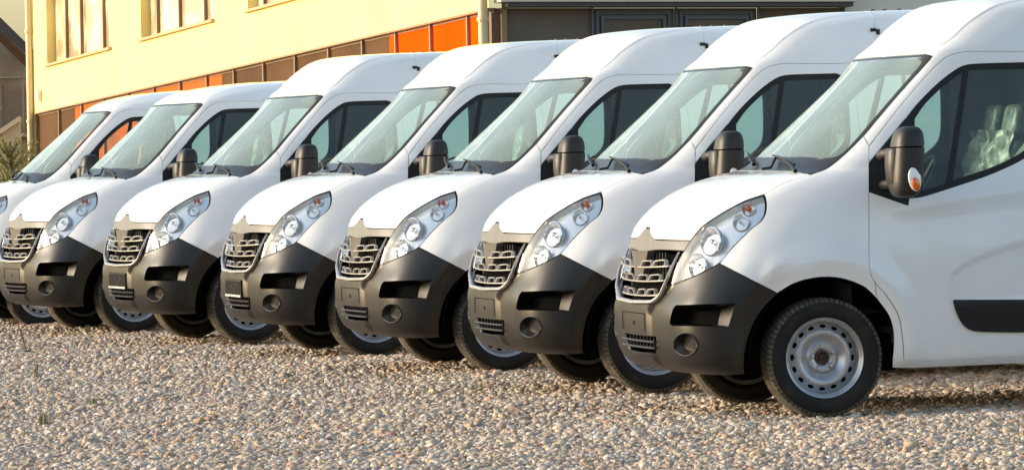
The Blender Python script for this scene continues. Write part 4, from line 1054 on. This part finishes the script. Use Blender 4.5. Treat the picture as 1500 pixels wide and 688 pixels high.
# windows from the photo: along, sill height
wins = []
for xl, xr, ys, yr, m_ in ((69, 163, 94.4, 69.2, (87.5, 109, 141.6)), (206.7, 313.3, 57.8, 28.5, (220, 252, 289)), (363, 470, 15.5, -14, (375, 408, 440))):
    a1, h1 = wa(xl, ys); a0, h0 = wa(xr, yr); wins.append((a0, a1, (h0+h1)/2, [wa(x, ys+(yr-ys)*(x-xl)/(xr-xl))[0] for x in m_]))
hw = 1.75; top = 6.0
al = sorted([0] + [w[0] for w in wins]+[w[1] for w in wins]+[a_end])
hs = np.mean([w[2] for w in wins])
# plaster wall in pieces round the openings, one mesh
mb = MB()
def q3(a0, h0, a1, h1, c=0.0): mb.add([K0+AL*a+UPV*h+NW*c for a, h in ((a0,h0),(a1,h0),(a1,h1),(a0,h1))], [(0,1,2,3)])
q3(0, 0, a_end, hs); q3(0, hs+hw, a_end, top)
for i in range(0, len(al)-1, 2): q3(al[i], hs, al[i+1], hs+hw)
mb.add([K0+AL*a+UPV*0+NW*c for a, c in ((0,0),(a_end,0),(a_end,-.12),(0,-.12))], [(0,1,2,3)])
for w in wins:
    for a in (w[0], w[1]): mb.add([K0+AL*a+UPV*h+NW*c for h, c in ((hs,0),(hs+hw,0),(hs+hw,-.22),(hs,-.22))], [(0,1,2,3)])
mb.add([K0+AL*a_end+UPV*h+NW*c for h, c in ((-5,0),(top,0),(top,-10),(-5,-10))], [(0,1,2,3)])
mb.build('plaster_wall', YEL, b1, smooth=False)
for w in wins:
    wd = fbox('window', (w[0], hs, -.20), (w[1], hs+hw, -.19), WING, b1, FRB)
    fbox('sill', (w[0]-.06, hs-.05, -.19), (w[1]+.06, hs, .07), SILLM, b1, FRB)
    for a in w[3]+[w[0]+.04]: fbox('frame', (a-.035, hs, -.19), (a+.035, hs+hw, -.13), TRIMB, wd, FRB)
    fbox('frame', (w[0], hs+.001, -.189), (w[1], hs+.06, -.14), TRIMB, wd, FRB)
# ground floor glazing band
fbox('soffit_edge', (0, -.035, -.08), (a_end, 0-.001, .015), TRIMB, b1, FRB)
mull = [710, 680, 625.8, 575, 526.4, 477, 428, 382, 338.6, 299, 260, 222, 185, 148.5, 116, 83, 50.5]
am = [wa(x, 162-.2262*(x-55))[0] for x in mull]
xo = [wa(563, 50)[0], wa(318, 105)[0], wa(104, 150)[0]]
for i in range(len(am)-1):
    a0, a1 = am[i], am[i+1]; segs = [(a0, a1)]
    for c in xo:
        segs = [s for q in segs for s in ([(q[0], c), (c, q[1])] if q[0]+.02 < c < q[1]-.02 else [q])]
    for s0, s1 in segs:
        mid = (s0+s1)/2; m_ = POSTER if mid < xo[0] else BROWNG if mid < xo[1] else POSTER2 if mid < xo[2] else BROWNG
        fbox('panel', (s0, -4.6, -.10), (s1, -.036, -.085), m_, b1, FRB)
    fbox('mullion', (a1-.03, -4.6, -.085), (a1+.03, -.036, -.03), TRIMB, b1, FRB)
fbox('mullion', (am[0]-.03, -4.6, -.085), (am[0]+.03, -.036, -.03), TRIMB, b1, FRB)
fbox('rail', (0, -.07, -.084), (a_end, -.037, -.07), TRIMB, b1, FRB)
def pipe(name, a, out, r, h0, h1, lab):
    mb = MB(); p = lambda h: K0+AL*a+UPV*h+NW*out; mb.tube([p(h0), p((h0+h1)/2), p(h1)], r, 12, up=tuple(NW))
    for h in np.arange(h0+1, h1, 1.9): mb.tube([p(h), p(h+.06)], r*1.25, 12, up=tuple(NW))
    return mb.build(name, PIPEM, b1)
pipe('downpipe', -.02, .10, .075, -5, top, '')
pipe('downpipe', a_end+.02, .08, .07, -5, top, '')
a_, h_ = wa(60, 141); fbox('wall_lamp', (a_-.12, h_-.10, 0), (a_+.12, h_+.12, .09), mat('pale_lamp_box', (.75, .7, .55), .5), b1, FRB)
tag(b1, 'yellow plastered building with brown and orange ground floor glazing behind the vans', 'building')
# shaded wing facing the camera
FR2 = (-NW, UPV, -AL, K0)
def wb(x, y):
    p = plane(x, y, K0, AL)-K0; return p@(-NW), p@UPV
b2 = b1
PALEF = mat('pale_fascia', (.55, .52, .42), .8); DKF = mat('dark_frame', (.05, .045, .045), .5); BLF = mat('slate_blue_frame', (.085, .09, .10), .45); BRP = mat('brown_panel', (.10, .075, .055), .6, noise=(2, (.125, .095, .07), .3, .7))
x = lambda q, y=20: wb(q, y)[0]
hy = lambda y, q=900: wb(q, y)[1]
hf = hy(9)
fbox('fascia', (x(724), hf+.04, 0), (x(1247), hf+.6, .35), PALEF, b1, FR2)
fbox('fascia_edge', (x(735), hf-.03, .0), (x(1240), hf+.038, .30), DKF, b1, FR2)
fbox('corner_post', (x(721), -5, -.25), (x(733), hf-.031, -.05), mat('dark_tan', (.16, .10, .06), .7), b1, FR2)
fbox('corner_post', (x(733.2), -5, -.1), (x(741), hf-.031, .05), TRIMB, b1, FR2)
for x0, x1, m_ in ((741.4, 866, BRP), (1112, 1234, BRP)):
    fbox('panel', (x(x0), -5, -.1), (x(x1), hf-.031, -.02), m_, b1, FR2)
for x0, x1 in ((868, 989), (991, 1110)):
    d_ = fbox('door_leaf', (x(x0), -5, -.12), (x(x1), hf-.031, -.06), BLF, b1, FR2)
    for k, (g_, c0) in enumerate(((.06, .0), (.14, .02))):
        fbox('frame', (x(x0)+g_, -5, -.06+c0), (x(x0)+g_+.05, hf-.06-g_, -.03+c0), BLF, d_, FR2)
        fbox('frame', (x(x1)-g_-.05, -5, -.06+c0), (x(x1)-g_, hf-.06-g_, -.03+c0), BLF, d_, FR2)
        fbox('frame', (x(x0)+g_, hf-.06-g_, -.06+c0), (x(x1)-g_, hf-.01-g_, -.031+c0), BLF, d_, FR2)
    fbox('pane', (x(x0)+.2, -5, -.058), (x(x1)-.2, hf-.22, -.05), BRP, d_, FR2)
for q in (867, 990, 1111, 1235.5): fbox('mullion', (x(q-1.2), -5, -.02), (x(q+1.2), hf-.032, .03), BLF if q < 1200 else DKF, b1, FR2)
b3 = empty('annex_building')
fbox('wall', (x(1238.5), -5, -.3), (x(1900), 4, -.1), mat('cream_render', (.70, .66, .58), .9, noise=(1.0, (.62, .58, .5), .35, .7)), b3, FR2)
tag(b3, 'cream rendered wall above the two rightmost van roofs', 'building')

# grey house at the far left
HD = 112.0
HO = CAM+pxray(42, 180)*HD; HR = CRT-UPV*(CRT@UPV); HR = HR/np.linalg.norm(HR); HN = np.cross(HR, UPV)
if HN@(-CFW) < 0: HN = -HN
FH = (HR, UPV, HN, HO)
def wh(x_, y_): p = plane(x_, y_, HO, HN)-HO; return p@HR, p@UPV
hs_ = empty('grey_house')
GREYW = mat('grey_render', (.30, .28, .265), .95, noise=(.9, (.18, .155, .14), .35, .7), bump=(14, .3, .03)); ROOFD = mat('dark_roof_edge', (.075, .048, .036), .9, spec=.05)
apex = wh(-60, 0); eav = wh(46, 92); mb = MB()
P_ = [(wh(-160, 86)[0], -4), (eav[0]+.1, -4), (eav[0]+.1, eav[1]), wh(-58, -4), (wh(-160, 86)[0], eav[1])]
mb.add([HO+HR*a+UPV*h for a, h in P_], [(0,1,2,3,4)]); mb.add([HO+HR*P_[i][0]+UPV*P_[i][1]-HN*d for i, d in ((1,0),(1,8),(2,8),(2,0))], [(0,1,2,3)]); mb.build('gable_wall', GREYW, hs_, smooth=False)
V = []; 
for (a, h) in (wh(-60, -14), wh(47.5, 91)):
    for dz in (0, -.24):
        for dn in (.45, -8): V.append(HO+HR*a+UPV*(h+dz+.0)+HN*dn)
o = obj('roof', V, [(0,4,5,1),(2,3,7,6),(0,2,6,4),(4,6,7,5),(1,5,7,3),(0,1,3,2)], ROOFD, hs_, smooth=False)
fh = lambda nm, x0, y0, x1, y1, c0, c1, M, par=None: fbox(nm, (wh(x0, y1)[0], wh(x0, y1)[1], c0), (wh(x1, y0)[0], wh(x1, y0)[1], c1), M, par or hs_, FH)
fh('string_course', -100, 112, 46, 117, .0, .06, mat('grey_band', (.30, .27, .24), .9))
SHUT = mat('shutter', (.19, .155, .15), .7)
wd = fh('balcony_door', 3, 128, 33, 192, -.02, .03, SHUT)
for yy in np.arange(130, 190, 3.2): fh('slat', 4, yy, 32, yy+2.2, .031, .05, SHUT, wd)
fh('frame', 0.5, 126, 2.8, 192, .0, .06, GREYW, wd); fh('frame', 33.2, 126, 35.5, 192, .0, .06, GREYW, wd)
RAIL = mat('balcony_metal', (.12, .11, .11), .6)
rl = fh('balcony_railing', -40, 163, 40, 164.6, .9, .94, RAIL)
for q in np.arange(-38, 40, 2.6): fh('bar', q, 164.8, q+.9, 200, .905, .93, RAIL, rl)
fh('balcony_slab', -45, 198, 41, 204, .03, 1.0, mat('concrete', (.30, .27, .24), .9))
tag(hs_, 'grey gabled house with shuttered balcony door at the far left', 'house')
# light stair parapet rising to the right behind the conifer
rp = empty('ramp_wall'); a0, h0 = wh(-20, 232); a1, h1 = wh(48, 187); V = []
for a, h in ((a0, h0), (a1, h1)):
    for hh in (h, -6+0*h):
        for c in (3.0, 2.7): V.append(HO+HR*a+UPV*hh+HN*c)
obj('parapet', V, [(0,4,6,2),(1,3,7,5),(0,1,5,4),(4,5,7,6),(0,2,3,1)], mat('pale_ramp', (.42, .37, .31), .9, noise=(.8, (.36, .31, .26), .35, .7)), rp, smooth=False)
V = []
for a, h in ((a0, h0), (a1, h1)):
    for hh in (h+.12, h+.005):
        for c in (3.08, 2.62): V.append(HO+HR*a+UPV*hh+HN*c)
obj('coping', V, [(0,4,6,2),(1,3,7,5),(0,1,5,4),(4,5,7,6),(0,2,3,1),(2,6,7,3)], mat('pale_coping', (.5, .45, .38), .9), rp, smooth=False)
tag(rp, 'pale sloping parapet wall between the grey house and the conifer', 'wall')

# conifer behind the leftmost van
def conifer():
    r = empty('conifer_tree'); c = CAM+pxray(19, 330)*62; r.location = tuple(c)
    tm = MB(); tm.tube([(0,0,-1.5), (0,0,1.02)], [.07, .012], 8); tm.build('trunk', mat('bark', (.09, .06, .04), .9), r)
    V = []; F = []
    for i in range(330):                     # upswept branches carrying short needle sprays
        h = rnd.uniform(0, 1)**1.2; z0 = -1.0+1.9*h; a = rnd.uniform(0, 6.283); L = (.20+.80*(1-h)**.7)*rnd.uniform(.7, 1.15)
        base = Vector((0, 0, z0)); d = Vector((math.cos(a), math.sin(a), rnd.uniform(.35, .75))).normalized()
        for s in range(int(8+L*26)):
            t = (s+rnd.random())/(8+L*26); p = base+d*L*t+Vector((0,0,.10*t*t)); 
            for k in range(4):
                e = (d*.8+Vector((rnd.uniform(-1, 1), rnd.uniform(-1, 1), rnd.uniform(-.6, .9)))*.8).normalized()*rnd.uniform(.035, .07); w_ = e.cross(Vector((rnd.random(),rnd.random(),1))).normalized()*.006
                q = len(V); V += [p-w_, p+w_, p+e]; F.append((q, q+1, q+2))
    obj('foliage', V, F, mat('conifer_green', (.17, .165, .045), .8, noise=(8, (.30, .25, .07), .4, .65)), r, smooth=False)
    tag(r, 'bushy olive green conifer at the left edge behind the vans', 'tree')
conifer()
print('objects', len(bpy.data.objects))
